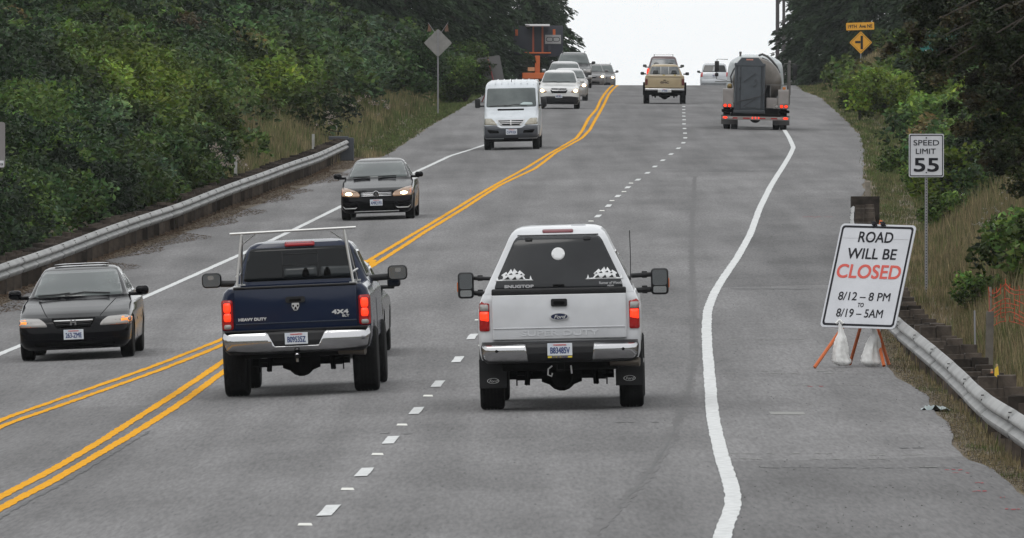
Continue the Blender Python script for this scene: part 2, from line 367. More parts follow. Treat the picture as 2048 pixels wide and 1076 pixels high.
# small grit on the pavement
gv = []; gf = []
for i in range(750):
    d = 98+300*random.random()**1.7
    r_ = random.random()
    x = (float(whiteR(d))+random.random()*(float(edgeR(d))-float(whiteR(d))) if r_ < .72 else float(edgeL(d))+random.random()*(float(whiteL(d))-float(edgeL(d))))
    s = random.uniform(.004, .011); z = float(zr(x, d))
    b = len(gv); gv += [(x-s, d-s, z), (x+s, d-s, z), (x+s*.6, d+s*2, z), (x-s, d+s*2, z), (x, d, z+s*.8)]
    gf += [(b, b+1, b+4), (b+1, b+2, b+4), (b+2, b+3, b+4), (b+3, b, b+4)]
tag(obj('grit', gv, gf, mat('grit', (.03,.028,.025), .9)), None, None, kind='stuff')
# raised reflectors beside the lane line
proto = None
m_rm = mat('reflector', (.62,.62,.58), .5)
for i, (x_, y_) in enumerate(((610,1051),(695,980),(755,910),(804,851),(856,793),(957,641),(965,692),(1182,443),(1204,422),(1224,402),(1248,384),(1262,367))):
    X, D = hit(x_, y_)
    if proto is None:
        b = MB(); b.add([(-.06,-.05,0),(.06,-.05,0),(.06,.05,0),(-.06,.05,0),(-.05,-.025,.02),(.05,-.025,.02),(.05,.025,.02),(-.05,.025,.02)], [(0,1,5,4),(1,2,6,5),(2,3,7,6),(3,0,4,7),(4,5,6,7)])
        proto = b.build('road_reflector', m_rm); o = proto
    else: o = proto.copy(); COL.objects.link(o)
    o.location = (X, D, float(zr(X, D))+.002); o.scale = (1.1, 1.6, 1)
    tag(o, 'small white raised reflector stuck on the grey asphalt near the dashed lane line', 'road reflector', 'raised reflectors along the lane line')
# ------------------------------------------------------------------ guardrails
def hit_h(x, y, h):
    X = (x-1024)*_dd/F; Z = -(y-538)*_dd/F; d = zr(X, _dd)+h-Z
    i = int(np.argmax(d > 0)) if (d > 0).any() else len(_dd)-1
    D = _dd[i]; return (x-1024)*D/F, D
m_zinc = mat('galvanised', (.20,.20,.195), .5, metal=.35, noise=.22, nscale=1.2)
m_wood = mat('weathered_wood', (.022,.018,.015), .9, spec=.15, col2=(.050,.041,.034), nscale=6., bump=.6)
m_wood2 = mat('grey_wood', (.14,.125,.10), .9, col2=(.20,.18,.15), nscale=7., bump=.5)
m_bolt = mat('dark_bolt', (.03,.03,.03), .6)
WP = [(0,.0),(.018,.004),(.070,.055),(.083,.080),(.080,.100),(.022,.145),(.012,.156),(.022,.167),(.080,.212),(.083,.232),(.070,.257),(.018,.308),(0,.312)]
_t = m_wood.node_tree; _p = _t.nodes['Principled BSDF']; _l = _p.inputs['Base Color'].links[0]; _src = _l.from_socket; _o = _t.nodes.new('ShaderNodeObjectInfo'); _r = _t.nodes.new('ShaderNodeMapRange'); _r.inputs[3].default_value = .55; _r.inputs[4].default_value = 1.9; _t.links.new(_o.outputs['Random'], _r.inputs[0]); _v = _t.nodes.new('ShaderNodeVectorMath'); _v.operation = 'SCALE'; _t.links.new(_src, _v.inputs[0]); _t.links.new(_r.outputs[0], _v.inputs['Scale']); _t.links.new(_v.outputs[0], _p.inputs['Base Color'])
def guardrail(label, trace, h, side, pitch, npanel, before):
    pts = sorted([(hit_h(x, y, h)[1], hit_h(x, y, h)[0]) for x, y in trace])
    D_ = np.array([before[0]]+[a for a, b in pts]); X_ = np.array([before[1]]+[b for a, b in pts])
    g_, v_ = _smooth(D_, X_, 1., 5.)
    fx = lambda d: float(np.interp(d, g_, v_)); top = lambda d: float(zr(fx(d), d))+h
    R0 = root('guardrail', label, 'guardrail'); R0.location = (fx(D_[-1]), D_[-1], float(zr(fx(D_[-1]), D_[-1])))
    off = Vector(R0.location)
    d = D_[-1]
    while d > D_[0]:
        d1 = max(d-npanel, D_[0]); st = np.linspace(d+.12, d1, 7); vs = []; fs = []
        for i, q in enumerate(st):
            q = min(q, D_[-1]); x, z = fx(q), top(q)-(.0 if i else 0)
            lift = .006*(1-i/6)
            for dp, zz in WP: vs.append(Vector((x-side*(dp+lift), q, z-.312+zz))-off)
        for th in (0,):
            for i in range(6):
                for k in range(len(WP)-1): fs.append((i*13+k, i*13+k+1, (i+1)*13+k+1, (i+1)*13+k))
        o = obj('rail_panel', vs, fs, m_zinc, R0, smooth=40)
        so_ = o.modifiers.new('s', 'SOLIDIFY'); so_.thickness = .005; so_.offset = 0
        # splice bolts
        b = MB()
        for zz in (.06, .25):
            b.box(Vector((fx(d1)-side*.085, d1+.1, top(d1)-.312+zz))-off, (.012, .05, .025))
        b.box(Vector((fx(d1)-side*.078, d1, top(d1)-.01))-off, (.030, .10, .012)); b.box(Vector((fx(d1)-side*.086, d1, top(d1)-.25))-off, (.006, .04, .07))
        b.build('splice_bolts', m_bolt, o)['kind'] = 'stuff'
        d = d1
    i = 0; d = D_[-1]-.3; pm = []
    for k in range(5):
        b = MB(); hh = h+random.uniform(.02, .10)
        b.box((side*.11, 0, hh-.2), (.2, .15, .36), .008); b.box((side*.32, .0, hh/2-.25), (.2, .17, hh+.5+random.uniform(-.03, .03)), .01)
        o = b.build('post', m_wood); pm.append(o.data); bpy.data.objects.remove(o)
    while d > D_[0] and i < 100:
        o = bpy.data.objects.new('post', pm[random.randrange(5)]); COL.objects.link(o); o.parent = R0
        o.location = Vector((fx(d), d, float(zr(fx(d), d))+random.uniform(-.03, .02)))-off; o.rotation_euler = (random.uniform(-.03,.03), random.uniform(-.03,.03), random.uniform(-.06,.06))
        d -= pitch; i += 1
    if d > D_[0]+2:
        b = MB()
        while d > D_[0]:
            b.box(Vector((fx(d)+side*.11, d, float(zr(fx(d), d))+h-.14))-off, (.2, .15, .36)); b.box(Vector((fx(d)+side*.32, d, float(zr(fx(d), d))+h/2))-off, (.2, .17, h+.1)); d -= pitch
        tag(b.build('posts', m_wood, R0), None, None, kind='stuff')
    return R0, fx, top
GL, GLx, GLtop = guardrail('long galvanised steel guardrail on dark wooden posts along the left shoulder, below the leafy hillside',
    [(0,528),(88,500),(158,474),(211,454),(281,430),(352,409),(422,381),(475,361),(527,344),(580,324),(633,307),(668,291),(693,280)], .72, -1, 1.905, 3.81, (165, -10.75))
GR, GRx, GRtop = guardrail('galvanised steel guardrail on dark wooden posts down the right side behind the closure sign',
    [(2048,823),(2009,812),(1983,797),(1970,786),(1939,750),(1886,704),(1833,662),(1791,631),(1760,590),(1737,540),(1718,490),(1707,440),(1710,412)], .65, 1, 2.4, 7.62, (84, 4.5))
# terminal of the left rail
d = 396.5; dE = float(GL.location.y)
b = MB(); b.box((0, .25, .42), (.5, .35, .75), .02); b.box((-.25, .1, .78), (.65, .3, .12), .02)
b.build('end_terminal', mat('dull_steel', (.05,.055,.065), .5, metal=.3), GL)
dE = float(GR.location.y)
b = MB(); b.box((.25, .2, .45), (.62, .5, .82), .01); b.build('end_block', m_wood, GR)

# unseen dark slope added behind the viewpoint to darken reflections in paint and glass
vs = []; fs = []; na, nr = 60, 6
for i in range(na+1):
    a_ = math.pi*i/na
    for j in range(nr):
        rr_ = 260+55*j; h_ = [-14, 8, 30, 46, 58, 62][j]*(1+.25*math.sin(a_*7)+.15*math.sin(a_*17+1))
        vs.append((-rr_*math.cos(a_), -40-rr_*math.sin(a_)*.8, h_ if j else -16))
for i in range(na):
    for j in range(nr-1): k = i*nr+j; fs.append((k, k+1, k+nr+1, k+nr))
tag(obj('added_dark_hills', vs, fs, mat('added_hill_green', (.018,.028,.014), .95, col2=(.035,.05,.022), nscale=.08), smooth=180), None, None, kind='structure')
# ------------------------------------------------------------------ vehicle kit (local frame: x right in view, -y towards the camera, z up)
def key(k, z, default=0.):
    if k is None: return default
    if isinstance(k, (int, float)): return k
    return float(np.interp(z, [a for a, b in k], [b for a, b in k]))
def zloft(name, m, parent, zs, near, far, w, rn=.2, rf=.2, bn=.06, bf=.06, tn=0., tf=0., smooth=38, cap_crown=0.):
    if isinstance(zs, tuple): zs = list(np.linspace(*zs))
    ks = sorted(set([round(z, 4) for z in zs]+[round(a, 4) for k in (near, far, w) if not isinstance(k, (int, float)) for a, b in k if zs[0]-1e-6 <= a <= zs[-1]+1e-6]))
    NB, NC, NS = 10, 5, 8; vs = []; K = None
    for z in ks:
        a, b, W = key(near, z), key(far, z), key(w, z); L = b-a
        r1 = min(key(rn, z), W*.6, L*.45); r2 = min(key(rf, z), W*.6, L*.45); B1, B2 = min(key(bn, z), L*.3), min(key(bf, z), L*.3); pts = []
        for i in range(NB+1):
            x = -(W-r1)+2*(W-r1)*i/NB; pts.append((x, a+B1*(x/W)**2))
        y1 = a+B1*((W-r1)/W)**2
        for i in range(1, NC+1):
            t_ = math.pi/2*i/NC; pts.append((W-r1+r1*math.sin(t_), y1+r1-r1*math.cos(t_)))
        y2 = b-B2*((W-r2)/W)**2
        for i in range(1, NS): pts.append((W, y1+r1+(y2-r2-y1-r1)*i/NS))
        for i in range(0, NC+1):
            t_ = math.pi/2*i/NC; pts.append((W-r2+r2*math.cos(t_), y2-r2+r2*math.sin(t_)))
        for i in range(1, NB):
            x = (W-r2)-2*(W-r2)*i/NB; pts.append((x, b-B2*(x/W)**2))
        for i in range(0, NC+1):
            t_ = math.pi/2*i/NC; pts.append((-(W-r2)-r2*math.sin(t_), y2-r2+r2*math.cos(t_)))
        for i in range(1, NS): pts.append((-W, y2-r2+(y1+r1-y2+r2)*i/NS))
        for i in range(0, NC): 
            t_ = math.pi/2*i/NC; pts.append((-(W-r1)-r1*math.cos(t_), y1+r1-r1*math.sin(t_)))
        yc = (a+b)/2; hl = max(L/2, .01)
        for x, y in pts:
            s_ = (y-yc)/hl; x *= 1-(key(tn, z)*max(0, -s_)**3+key(tf, z)*max(0, s_)**3)
            vs.append((x, y, z))
        K = len(pts)
    fs = [(i*K+j, i*K+(j+1) % K, (i+1)*K+(j+1) % K, (i+1)*K+j) for i in range(len(ks)-1) for j in range(K)]
    fs.append(tuple(range(K))[::-1])
    top = (len(ks)-1)*K
    # cap the top as a strip grid so that it shades smoothly
    c = len(vs); cx = sum(vs[top+j][0] for j in range(K))/K; cy = sum(vs[top+j][1] for j in range(K))/K
    vs.append((cx, cy, ks[-1]+cap_crown))
    fs += [(top+j, top+(j+1) % K, c) for j in range(K)]
    return obj(name, vs, fs, m, parent, smooth=smooth)
def bvh(o): 
    me = o.data; return BVHTree.FromPolygons([v.co.copy() for v in me.vertices], [list(p.vertices) for p in me.polygons])
def rrect(x0, z0, x1, z1, r=.02, n=4):
    r = min(r, abs(x1-x0)/2.01, abs(z1-z0)/2.01); p = []
    for cx, cz, a in ((x1-r, z0+r, -90), (x1-r, z1-r, 0), (x0+r, z1-r, 90), (x0+r, z0+r, 180)):
        for i in range(n+1):
            t_ = math.radians(a+90*i/n); p.append((cx+r*math.cos(t_), cz+r*math.sin(t_)))
    return p
def rpoly(pts, r=.03, n=3):
    out = []; k = len(pts)
    for i in range(k):
        p, a, b = Vector(pts[i]), Vector(pts[i-1]), Vector(pts[(i+1) % k])
        da, db = (a-p), (b-p); rr = min(r, da.length*.45, db.length*.45); A, B = p+da.normalized()*rr, p+db.normalized()*rr
        for j in range(n+1):
            t_ = j/n; q = A*(1-t_)**2+p*2*t_*(1-t_)+B*t_*t_; out.append((q.x, q.y))
    return out
def mir(p): return [(-a, b) for a, b in p][::-1]
def ell(cx, cz, a, b, n=24): return [(cx+a*math.cos(2*math.pi*i/n), cz+b*math.sin(2*math.pi*i/n)) for i in range(n)]
def decal(name, tree, poly, m, parent, side='n', off=.006, thick=.02, cell=.05, label=None):
    """panel that follows the body surface under the given outline (n near, f far, r right, l left, t top)"""
    bm = bmesh.new(); vv = [bm.verts.new((a, b, 0)) for a, b in poly]; bm.faces.new(vv)
    us = [a for a, b in poly]; ws = [b for a, b in poly]
    for ax, lo, hi in ((0, min(us), max(us)), (1, min(ws), max(ws))):
        nk = max(1, int((hi-lo)/cell))
        for i in range(1, nk+1):
            c = [0, 0, 0]; c[ax] = lo+(hi-lo)*i/(nk+1) ; no = [0, 0, 0]; no[ax] = 1
            bmesh.ops.bisect_plane(bm, geom=bm.verts[:]+bm.edges[:]+bm.faces[:], plane_co=c, plane_no=no)
    last = None; bm.verts.ensure_lookup_table()
    for v in bm.verts:
        u, q = v.co.x, v.co.y
        o_, d_ = {'n': ((u, -9, q), (0, 1, 0)), 'f': ((u, 9, q), (0, -1, 0)), 'r': ((4, u, q), (-1, 0, 0)), 'l': ((-4, u, q), (1, 0, 0)), 't': ((u, q, 6), (0, 0, -1))}[side]
        loc, nor, i_, dist = tree.ray_cast(Vector(o_), Vector(d_))
        if loc is None: loc, nor, i_, dist = tree.find_nearest(Vector((u, -2 if side == 'n' else 2, q)) if side in 'nf' else Vector((1 if side == 'r' else -1, u, q)))
        if nor.dot(Vector(d_)) > 0: nor = -nor
        v.co = loc - Vector(d_)*off*.7 + nor*off*.3
    bmesh.ops.recalc_face_normals(bm, faces=bm.faces[:])
    nf = sum((f.normal for f in bm.faces), Vector())
    dd = Vector({'n': (0,-1,0), 'f': (0,1,0), 'r': (1,0,0), 'l': (-1,0,0), 't': (0,0,1)}[side])
    if nf.dot(dd) < 0: bmesh.ops.reverse_faces(bm, faces=bm.faces[:])
    me = bpy.data.meshes.new(name); bm.to_mesh(me); bm.free()
    o = finish(name, me, m, parent, 40)
    s_ = o.modifiers.new('s', 'SOLIDIFY'); s_.thickness = thick; s_.offset = -1
    if label: o['label'] = label
    return o
def cut(o, cyls):
    """cut wheel arches (x-axis cylinders) out of a body"""
    for c, r, x0, x1 in cyls:
        b = MB(); b.lathe([(r, x0), (r, x1)], c=(0, c[0], c[1]), axis='x', n=28); k = b.build('k')
        md = o.modifiers.new('b', 'BOOLEAN'); md.object = k; md.operation = 'DIFFERENCE'; md.solver = 'EXACT'
        me = bpy.data.meshes.new_from_object(o.evaluated_get(bpy.context.evaluated_depsgraph_get()))
        o.modifiers.clear(); old = o.data; o.data = me; bpy.data.objects.remove(k)
        me.shade_smooth(); me.set_sharp_from_angle(angle=math.radians(38))
def paint(name, col, rough=.28, coat=.8, metal=0.):
    return mat(name, col, rough, metal, .5, coat=coat, noise=.05, nscale=3.)
BLK = mat('paint_black', (.002,.002,.003), .12, 0., .13, coat=.0); GLS = mat('dark_glass', (.008,.010,.010), .06, spec=.35)
WGL = mat('windscreen_glass', (.035,.045,.045), .12, spec=.6, col2=(.075,.09,.088), nscale=1.1)
PLA = mat('black_plastic', (.009,.009,.010), .5, spec=.3); RUB = mat('tyre_rubber', (.008,.008,.008), .85, spec=.15, bump=.4, nscale=30.); DRK = mat('dark_gap', (.003,.003,.003), .9, spec=.05)
CHR = mat('chrome', (.46,.46,.47), .12, metal=1.); ALU = mat('alloy', (.35,.35,.36), .35, metal=.8); SIL = mat('satin_metal', (.55,.55,.55), .4, metal=.6)
LRED = mat('red_lens', (.20,.006,.006), .2, emis=.12, emcol=(.6,.01,.01)); LLIT = mat('lit_red_lamp', (.8,.04,.01), .3, emis=1.3, emcol=(1,.035,.008)); LCLR = mat('clear_lens', (.30,.29,.28), .2)
LAMB = mat('amber_lamp', (.8,.25,.02), .3, emis=.55, emcol=(1,.26,.02)); LAMBD = mat('amber_lens', (.45,.10,.01), .3); LHEAD = mat('lit_headlamp', (1,.85,.6), .3, emis=6., emcol=(1,.78,.45)); LHAL = mat('headlamp_reflector', (.22,.18,.15), .15, metal=.6, emis=.12, emcol=(1,.45,.15))
PLW = mat('plate_white', (.50,.54,.60), .5, col2=(.60,.62,.64), nscale=6.); PLT = mat('plate_ink', (.02,.04,.14), .5); PLR = mat('plate_red', (.50,.06,.06), .5)
UND = mat('underbody', (.006,.006,.006), .9, spec=.1, bump=.3)
def wheel(parent, x, y, R, wd, rim='alloy', rr=.62, outer=None, blocky=False):
    s_ = 1 if x > 0 else -1
    pr = [(R*.60, -wd/2+.01), (R*.90, -wd/2), (R*.965, -wd/2+.012), (R*.99, -wd/2+.03)]
    n = 4
    for i in range(n+1):
        a = -wd/2+.04+(wd-.08)*i/(n+1); b_ = a+(wd-.08)/(n+1)-.012
        pr += [(R, a), (R, b_)]
        if i < n: pr += [(R-.010, b_+.001), (R-.010, b_+.011)]
    pr += [(R*.99, wd/2-.03), (R*.965, wd/2-.012), (R*.90, wd/2), (R*.60, wd/2-.01)]
    b = MB(); b.lathe(pr, axis='x', n=36); o = b.build('wheel', RUB, parent, smooth=30, loc=(x, y, R))
    if blocky:
        b = MB()
        for k in range(36):
            t_ = 2*math.pi*k/36
            for xx in (-wd*.42, wd*.42, -wd*.15 if k % 2 else wd*.15): b.box((xx, (R+.002)*math.cos(t_), (R+.002)*math.sin(t_)), (wd*.17, .045, .02), R=None)
        b.build('tread_blocks', RUB, o)['kind'] = 'stuff'
    b = MB(); xo = s_*(wd/2-.015)
    b.lathe([(R*rr, xo-s_*.05), (R*rr, xo), (R*rr*.92, xo-s_*.01), (R*rr*.88, xo-s_*.05)], axis='x', n=28, close=False)
    b.lathe([(R*.16, xo-s_*.06), (R*.16, xo-s_*.01), (R*.08, xo)], axis='x', n=14)
    for k in range(7):
        t_ = 2*math.pi*k/7; c, q = math.cos(t_), math.sin(t_)
        b.prism([(c*R*.1-q*.03, q*R*.1+c*.03), (c*R*rr*.95-q*.022, q*R*rr*.95+c*.022), (c*R*rr*.95+q*.022, q*R*rr*.95-c*.022), (c*R*.1+q*.03, q*R*.1-c*.03)], xo-s_*.045, xo-s_*.02, axis='x')
    b.build('rim', {'alloy': ALU, 'dark': PLA, 'chrome': CHR}[rim], o, smooth=40)
    return o
def plate(parent, x, y, z, s, tilt=0., scale=1.):
    o = MB().box((0, 0, 0), (.305*scale, .008, .152*scale), .003).build('license_plate', PLW, parent, loc=(x, y, z)); o.rotation_euler[0] = tilt
    text('plate_number', s, .078*scale, PLT, o, (0, -.006, -.012*scale), sx=.62, bold=.002)
    text('state_name', 'WASHINGTON', .017*scale, PLR, o, (0, -.006, .055*scale), sx=1., bold=.001)
    return o
def mirror(parent, x, y, z, w_, h_, m, arm_to=None, glass=False, r=.04):
    s_ = 1 if x > 0 else -1
    o = MB().box((0, 0, 0), (w_, .14, h_), r).build('wing_mirror', m, parent, smooth=50, loc=(x, y, z))
    if glass: 
        MB().prism(rrect(-w_/2+.02, -h_/2+.02, w_/2-.02, h_/2-.02, .03), -.075, -.071).build('mirror_glass', mat('mirror_glass', (.30,.32,.33), .05, metal=1.), o)
    if arm_to:
        b = MB()
        for ax in arm_to: b.tube([(0, 0, ax[2]-z+.0), (ax[0]-x, ax[1]-y, ax[2]-z)], ax[3] if len(ax) > 3 else .03)
        b.build('mirror_arm', m, o, smooth=50)
    return o
def place(r, x, y, anchor, extra=0., z=0.):
    """stand a vehicle on the road: its point (0, anchor, 0) at the photo pixel of its near tyres' contact"""
    X, D = hit(x, y); r['_'] = 0; del r['_']
    put(r, X, D, anchor, extra, z)
def put(r, X, D, anchor, extra=0., z=0.):
    h = float(heading(D)); gy = float(zc(D+4)-zc(D-4))/8; q = X-float(xdash(D)); kk = float(kf(D) if q > 0 else kl(D))
    f = Vector((h, 1, gy+kk*0)).normalized(); u = Vector((-kk, -gy, 1)).normalized(); rt = f.cross(u).normalized(); f = u.cross(rt).normalized()
    M = Matrix((rt, f, u)).transposed() @ Matrix.Rotation(extra, 3, 'Z')
    r.rotation_euler = M.to_euler()
    r.location = Vector((X, D, float(zr(X, D))+z)) - M @ Vector((0, anchor, 0))
def underbody(parent, W, y0, y1, z0, z1): return MB().box((0, (y0+y1)/2, (z0+z1)/2), (W*2, y1-y0, z1-z0), .03).build('underbody', UND, parent)
def wiper(parent, tree, pts, m=None):
    q = []
    for a, b in pts:
        l_, n_, i_, d_ = tree.ray_cast(Vector((a, -9, b)), Vector((0, 1, 0))); q.append((l_ or Vector((a, 0, b)))+Vector((0, -.03, .02)))
    return MB().tube(q, .012, 6).build('wiper', PLA, parent)
def hcar(label, c, group=None):
    """passenger car or van seen from the front"""
    r = root(c['kind'], label, c.get('cat', 'car'), group); m = c['m']; W = c['W']; R = c['R']; wb = c['wb']; fa = c['fa']
    body = zloft('body', m, r, c['zs'], c['near'], c['far'], c['w'], c.get('rn', .28), c.get('rf', .25), c.get('bn', .12), c.get('bf', .1), c.get('tn', .05), c.get('tf', .04))
    tr = bvh(body)
    for k in c.get('panels', []): decal(k[0], tr, k[1], k[2], r, k[3] if len(k) > 3 else 'n', k[4] if len(k) > 4 else .013, .02)
    if c.get('side'):
        for nm in ('r', 'l'):
            for k in c['side']: decal('side_window', tr, k, GLS, r, nm, .004, .01)
    if c.get('doors'):
        for k in c['doors']: decal('door_seam', tr, rrect(k-.008, c['dz'][0], k+.008, c['dz'][1], .002), DRK, r, 'r', .003, .004, cell=.3)
    cut(body, [((fa, R), R*1.12, -2, 2), ((fa+wb, R), R*1.12, -2, 2)])
    underbody(r, W-.24, c['u'][0], c['u'][1], c['u'][2], c['u'][3])
    for xx in (-1, 1):
        for yy in (fa, fa+wb): wheel(r, xx*(W-c.get('tw', .21)/2-.02), yy, R, c.get('tw', .21), c.get('rim', 'alloy'), c.get('rr', .64))
    return r, body, tr
def badge_ring(parent, loc, R, m, letters=None, sz=.06, sx=1):
    o = MB().lathe([(R, 0), (R, -.012), (R*.86, -.016), (R*.84, -.004)], c=(0, 0, 0), axis='y', n=28, close=False).build('badge', m, parent, smooth=40, loc=loc)
    if letters: text('emblem', letters, sz, m, o, (0, -.014, 0), bold=.004, sx=sx)
    return o
# ---------------- black sedan, front left
c = dict(kind='black_sedan', W=.89, R=.315, wb=2.71, fa=-1.42, m=BLK, zs=(.17, 1.40, 26),
    near=[(.17,-2.22),(.22,-2.33),(.30,-2.37),(.42,-2.38),(.52,-2.36),(.60,-2.33),(.66,-2.26),(.72,-2.1),(.80,-1.72),(.86,-1.38),(.90,-1.12),(.93,-.98),(1.0,-.80),(1.15,-.44),(1.28,-.10),(1.34,.06),(1.37,.20),(1.39,.38),(1.40,.62)],
    far=[(.17,2.2),(.3,2.34),(.5,2.38),(.8,2.36),(.95,2.25),(1.0,1.85),(1.1,1.62),(1.25,1.25),(1.33,1.02),(1.38,.9),(1.40,.7)],
    w=[(.17,.80),(.28,.875),(.5,.89),(.70,.885),(.84,.865),(.93,.80),(.97,.755),(1.15,.68),(1.30,.60),(1.35,.565),(1.38,.50),(1.40,.30)],
    rn=[(.2,.26),(.7,.30),(.9,.2),(1.0,.16),(1.3,.16),(1.4,.1)], bn=[(.2,.10),(.6,.12),(.75,.30),(.9,.42),(.95,.22),(1.3,.15)], tn=[(.2,.06),(.8,.07),(.95,.0),(1.4,0)],
    u=(-2.1, 2.1, .2, .5), rim='alloy', tw=.205, doors=(-.42, .62), dz=(.28, .86),
    side=[rpoly([(-.55,.93),(.55,.93),(.55,1.28),(.12,1.28)], .04), rpoly([(.62,.93),(1.5,.95),(1.05,1.25),(.62,1.28)], .04)])
c['panels'] = [('windscreen', rpoly([(-.70,.955),(.70,.955),(.56,1.335),(-.56,1.335)], .06), WGL, 'n', .010),
    ('headlamp', rpoly([(-.87,.535),(-.40,.525),(-.43,.585),(-.53,.655),(-.80,.665),(-.87,.64)], .03), LCLR), ('headlamp', rpoly([(.87,.535),(.40,.525),(.43,.585),(.53,.655),(.80,.665),(.87,.64)][::-1], .03), LCLR),
    ('turn_signal', rpoly([(-.865,.56),(-.73,.56),(-.73,.645),(-.865,.635)], .02), LAMB, 'n', .012), ('turn_signal', rpoly([(.865,.56),(.73,.56),(.73,.645),(.865,.635)][::-1], .02), LAMB, 'n', .012),
    ('headlamp_strip', rrect(-.86,.528,-.46,.542,.005), LAMBD, 'n', .012), ('headlamp_strip', rrect(.46,.528,.86,.542,.005), LAMBD, 'n', .012),
    ('grille', rpoly([(-.34,.65),(-.26,.505),(.26,.505),(.34,.65)], .02), DRK), ('lower_intake', rrect(-.62,.22,.62,.29,.03), DRK, 'n', .004),
    ('bumper_seam', rrect(-.8,.335,.8,.342,.002), DRK, 'n', .003), ('hood_seam', rpoly([(-.60,.90),(-.585,.90),(-.40,.67),(-.41,.67)], .002), DRK, 'n', .003), ('hood_seam', rpoly([(.60,.90),(.585,.90),(.40,.67),(.41,.67)], .002), DRK, 'n', .003)]
acc, body, tr = hcar('black sedan with lit amber corner lights and sunroof visor at the far left, oncoming', c)
for z_ in (.545, .575, .605): decal('grille_bar', tr, rrect(-.30+(.605-z_)*.5, z_, .30-(.605-z_)*.5, z_+.014, .004), SIL if z_ > .6 else PLA, acc, 'n', .028, .015)
MB().prism([(-.05,-.04),(-.02,-.04),(-.024,-.008),(.024,-.008),(.02,-.04),(.05,-.04),(.04,.04),(.018,.04),(.022,.012),(-.022,.012),(-.018,.04),(-.04,.04)], -.01, .01).build('badge', CHR, acc, loc=(0,-2.385,.583))
plate(acc, 0, -2.405, .40, '263-ZME')
for s_ in (-1, 1): mirror(acc, s_*.99, -.62, 1.0, .20, .14, BLK, [(s_*.78, -.6, .95)], r=.05)
wiper(acc, tr, [(-.62,.955),(-.35,.965),(-.12,.985)]); wiper(acc, tr, [(-.2,.955),(.1,.99),(.5,.965)])
decal('sunroof_visor', tr, rrect(-.42,.42,.42,.62,.03), BLK, acc, 't', .035, .01)
place(acc, 157, 717, -1.42)
# ---------------- black sedan with lit headlamps, further up
c = dict(kind='black_sedan', W=.917, R=.325, wb=2.80, fa=-1.48, m=BLK, zs=(.17, 1.475, 26),
    near=[(.17,-2.25),(.22,-2.36),(.30,-2.40),(.45,-2.42),(.58,-2.40),(.70,-2.36),(.78,-2.18),(.86,-1.75),(.92,-1.4),(.97,-1.1),(1.0,-.98),(1.1,-.72),(1.25,-.36),(1.36,-.06),(1.42,.12),(1.45,.30),(1.475,.65)],
    far=[(.17,2.2),(.3,2.4),(.9,2.42),(1.02,2.3),(1.08,1.9),(1.2,1.6),(1.35,1.2),(1.45,.95),(1.475,.75)],
    w=[(.17,.82),(.28,.90),(.6,.917),(.8,.91),(.93,.885),(1.0,.82),(1.04,.775),(1.2,.705),(1.38,.61),(1.43,.56),(1.46,.48),(1.475,.3)],
    rn=[(.2,.28),(.7,.32),(.95,.2),(1.0,.16),(1.3,.16),(1.475,.1)], bn=[(.2,.12),(.6,.15),(.75,.34),(.95,.42),(1.0,.22),(1.3,.15)], tn=[(.2,.07),(.8,.08),(1.0,.0),(1.4,0)],
    u=(-2.1, 2.1, .2, .5), tw=.22, doors=(-.42, .62), dz=(.3, .95),
    side=[rpoly([(-.6,1.0),(.5,1.0),(.5,1.36),(.15,1.36)], .04), rpoly([(.58,1.0),(1.6,1.03),(1.15,1.33),(.58,1.36)], .04)])
hl = [(-.90,.66),(-.88,.60),(-.42,.58),(-.40,.63),(-.46,.70),(-.72,.79),(-.86,.81)]
c['panels'] = [('windscreen', rpoly([(-.73,1.03),(.73,1.03),(.58,1.40),(-.58,1.40)], .06), WGL, 'n', .010),
    ('headlamp', rpoly(hl, .03), LHAL), ('headlamp', rpoly(mir(hl), .03), LHAL),
    ('headlamp_bulb', ell(-.68,.655,.085,.038), LHEAD, 'n', .02), ('headlamp_bulb', ell(.68,.655,.085,.038), LHEAD, 'n', .02),
    ('turn_signal', rrect(-.885,.63,-.82,.76,.02), LAMBD, 'n', .012), ('turn_signal', rrect(.82,.63,.885,.76,.02), LAMBD, 'n', .012),
    ('grille', rpoly([(-.40,.70),(-.38,.575),(.38,.575),(.40,.70)], .02), DRK),
    ('lower_intake', rrect(-.45,.24,.45,.45,.03), DRK, 'n', .004), ('fog_recess', rpoly([(-.84,.40),(-.80,.30),(-.55,.30),(-.50,.42)], .03), DRK, 'n', .004), ('fog_recess', rpoly([(.84,.40),(.80,.30),(.55,.30),(.50,.42)][::-1], .03), DRK, 'n', .004),
    ('fog_trim', rpoly([(-.84,.36),(-.78,.285),(-.52,.285),(-.47,.33),(-.53,.31),(-.77,.31)], .01), SIL, 'n', .008), ('fog_trim', rpoly([(.84,.36),(.78,.285),(.52,.285),(.47,.33),(.53,.31),(.77,.31)][::-1], .01), SIL, 'n', .008),
    ('chin_trim', rrect(-.55,.205,.55,.22,.005), SIL, 'n', .01)]
vw, body, tr = hcar('black sedan with lit headlamps and chromed three-bar grille, oncoming beside the left guardrail end', c)
for z_ in (.59, .625, .66): decal('grille_bar', tr, rrect(-.375, z_, .375, z_+.018, .004), CHR, vw, 'n', .02, .015)
badge_ring(vw, (0, -2.45, .645), .078, CHR, None); MB().lathe([(.066,0),(.066,-.006)], c=(0,-2.447,.645), axis='y', n=24).build('badge_field', DRK, vw)
b = MB()
for s_ in (-1, 1):
    b.prism([(s_*.03,.06),(s_*.045,.055),(s_*.005,-.005),(0,.01)], -.012, .004); b.prism([(0,-.002),(s_*.012,-.002),(s_*.035,-.055),(s_*.022,-.062)], -.012, .004); b.prism([(s_*.028,-.058),(s_*.040,-.052),(s_*.066,.02),(s_*.055,.03)], -.012, .004)
b.build('emblem', CHR, vw, loc=(0, -2.462, .645))
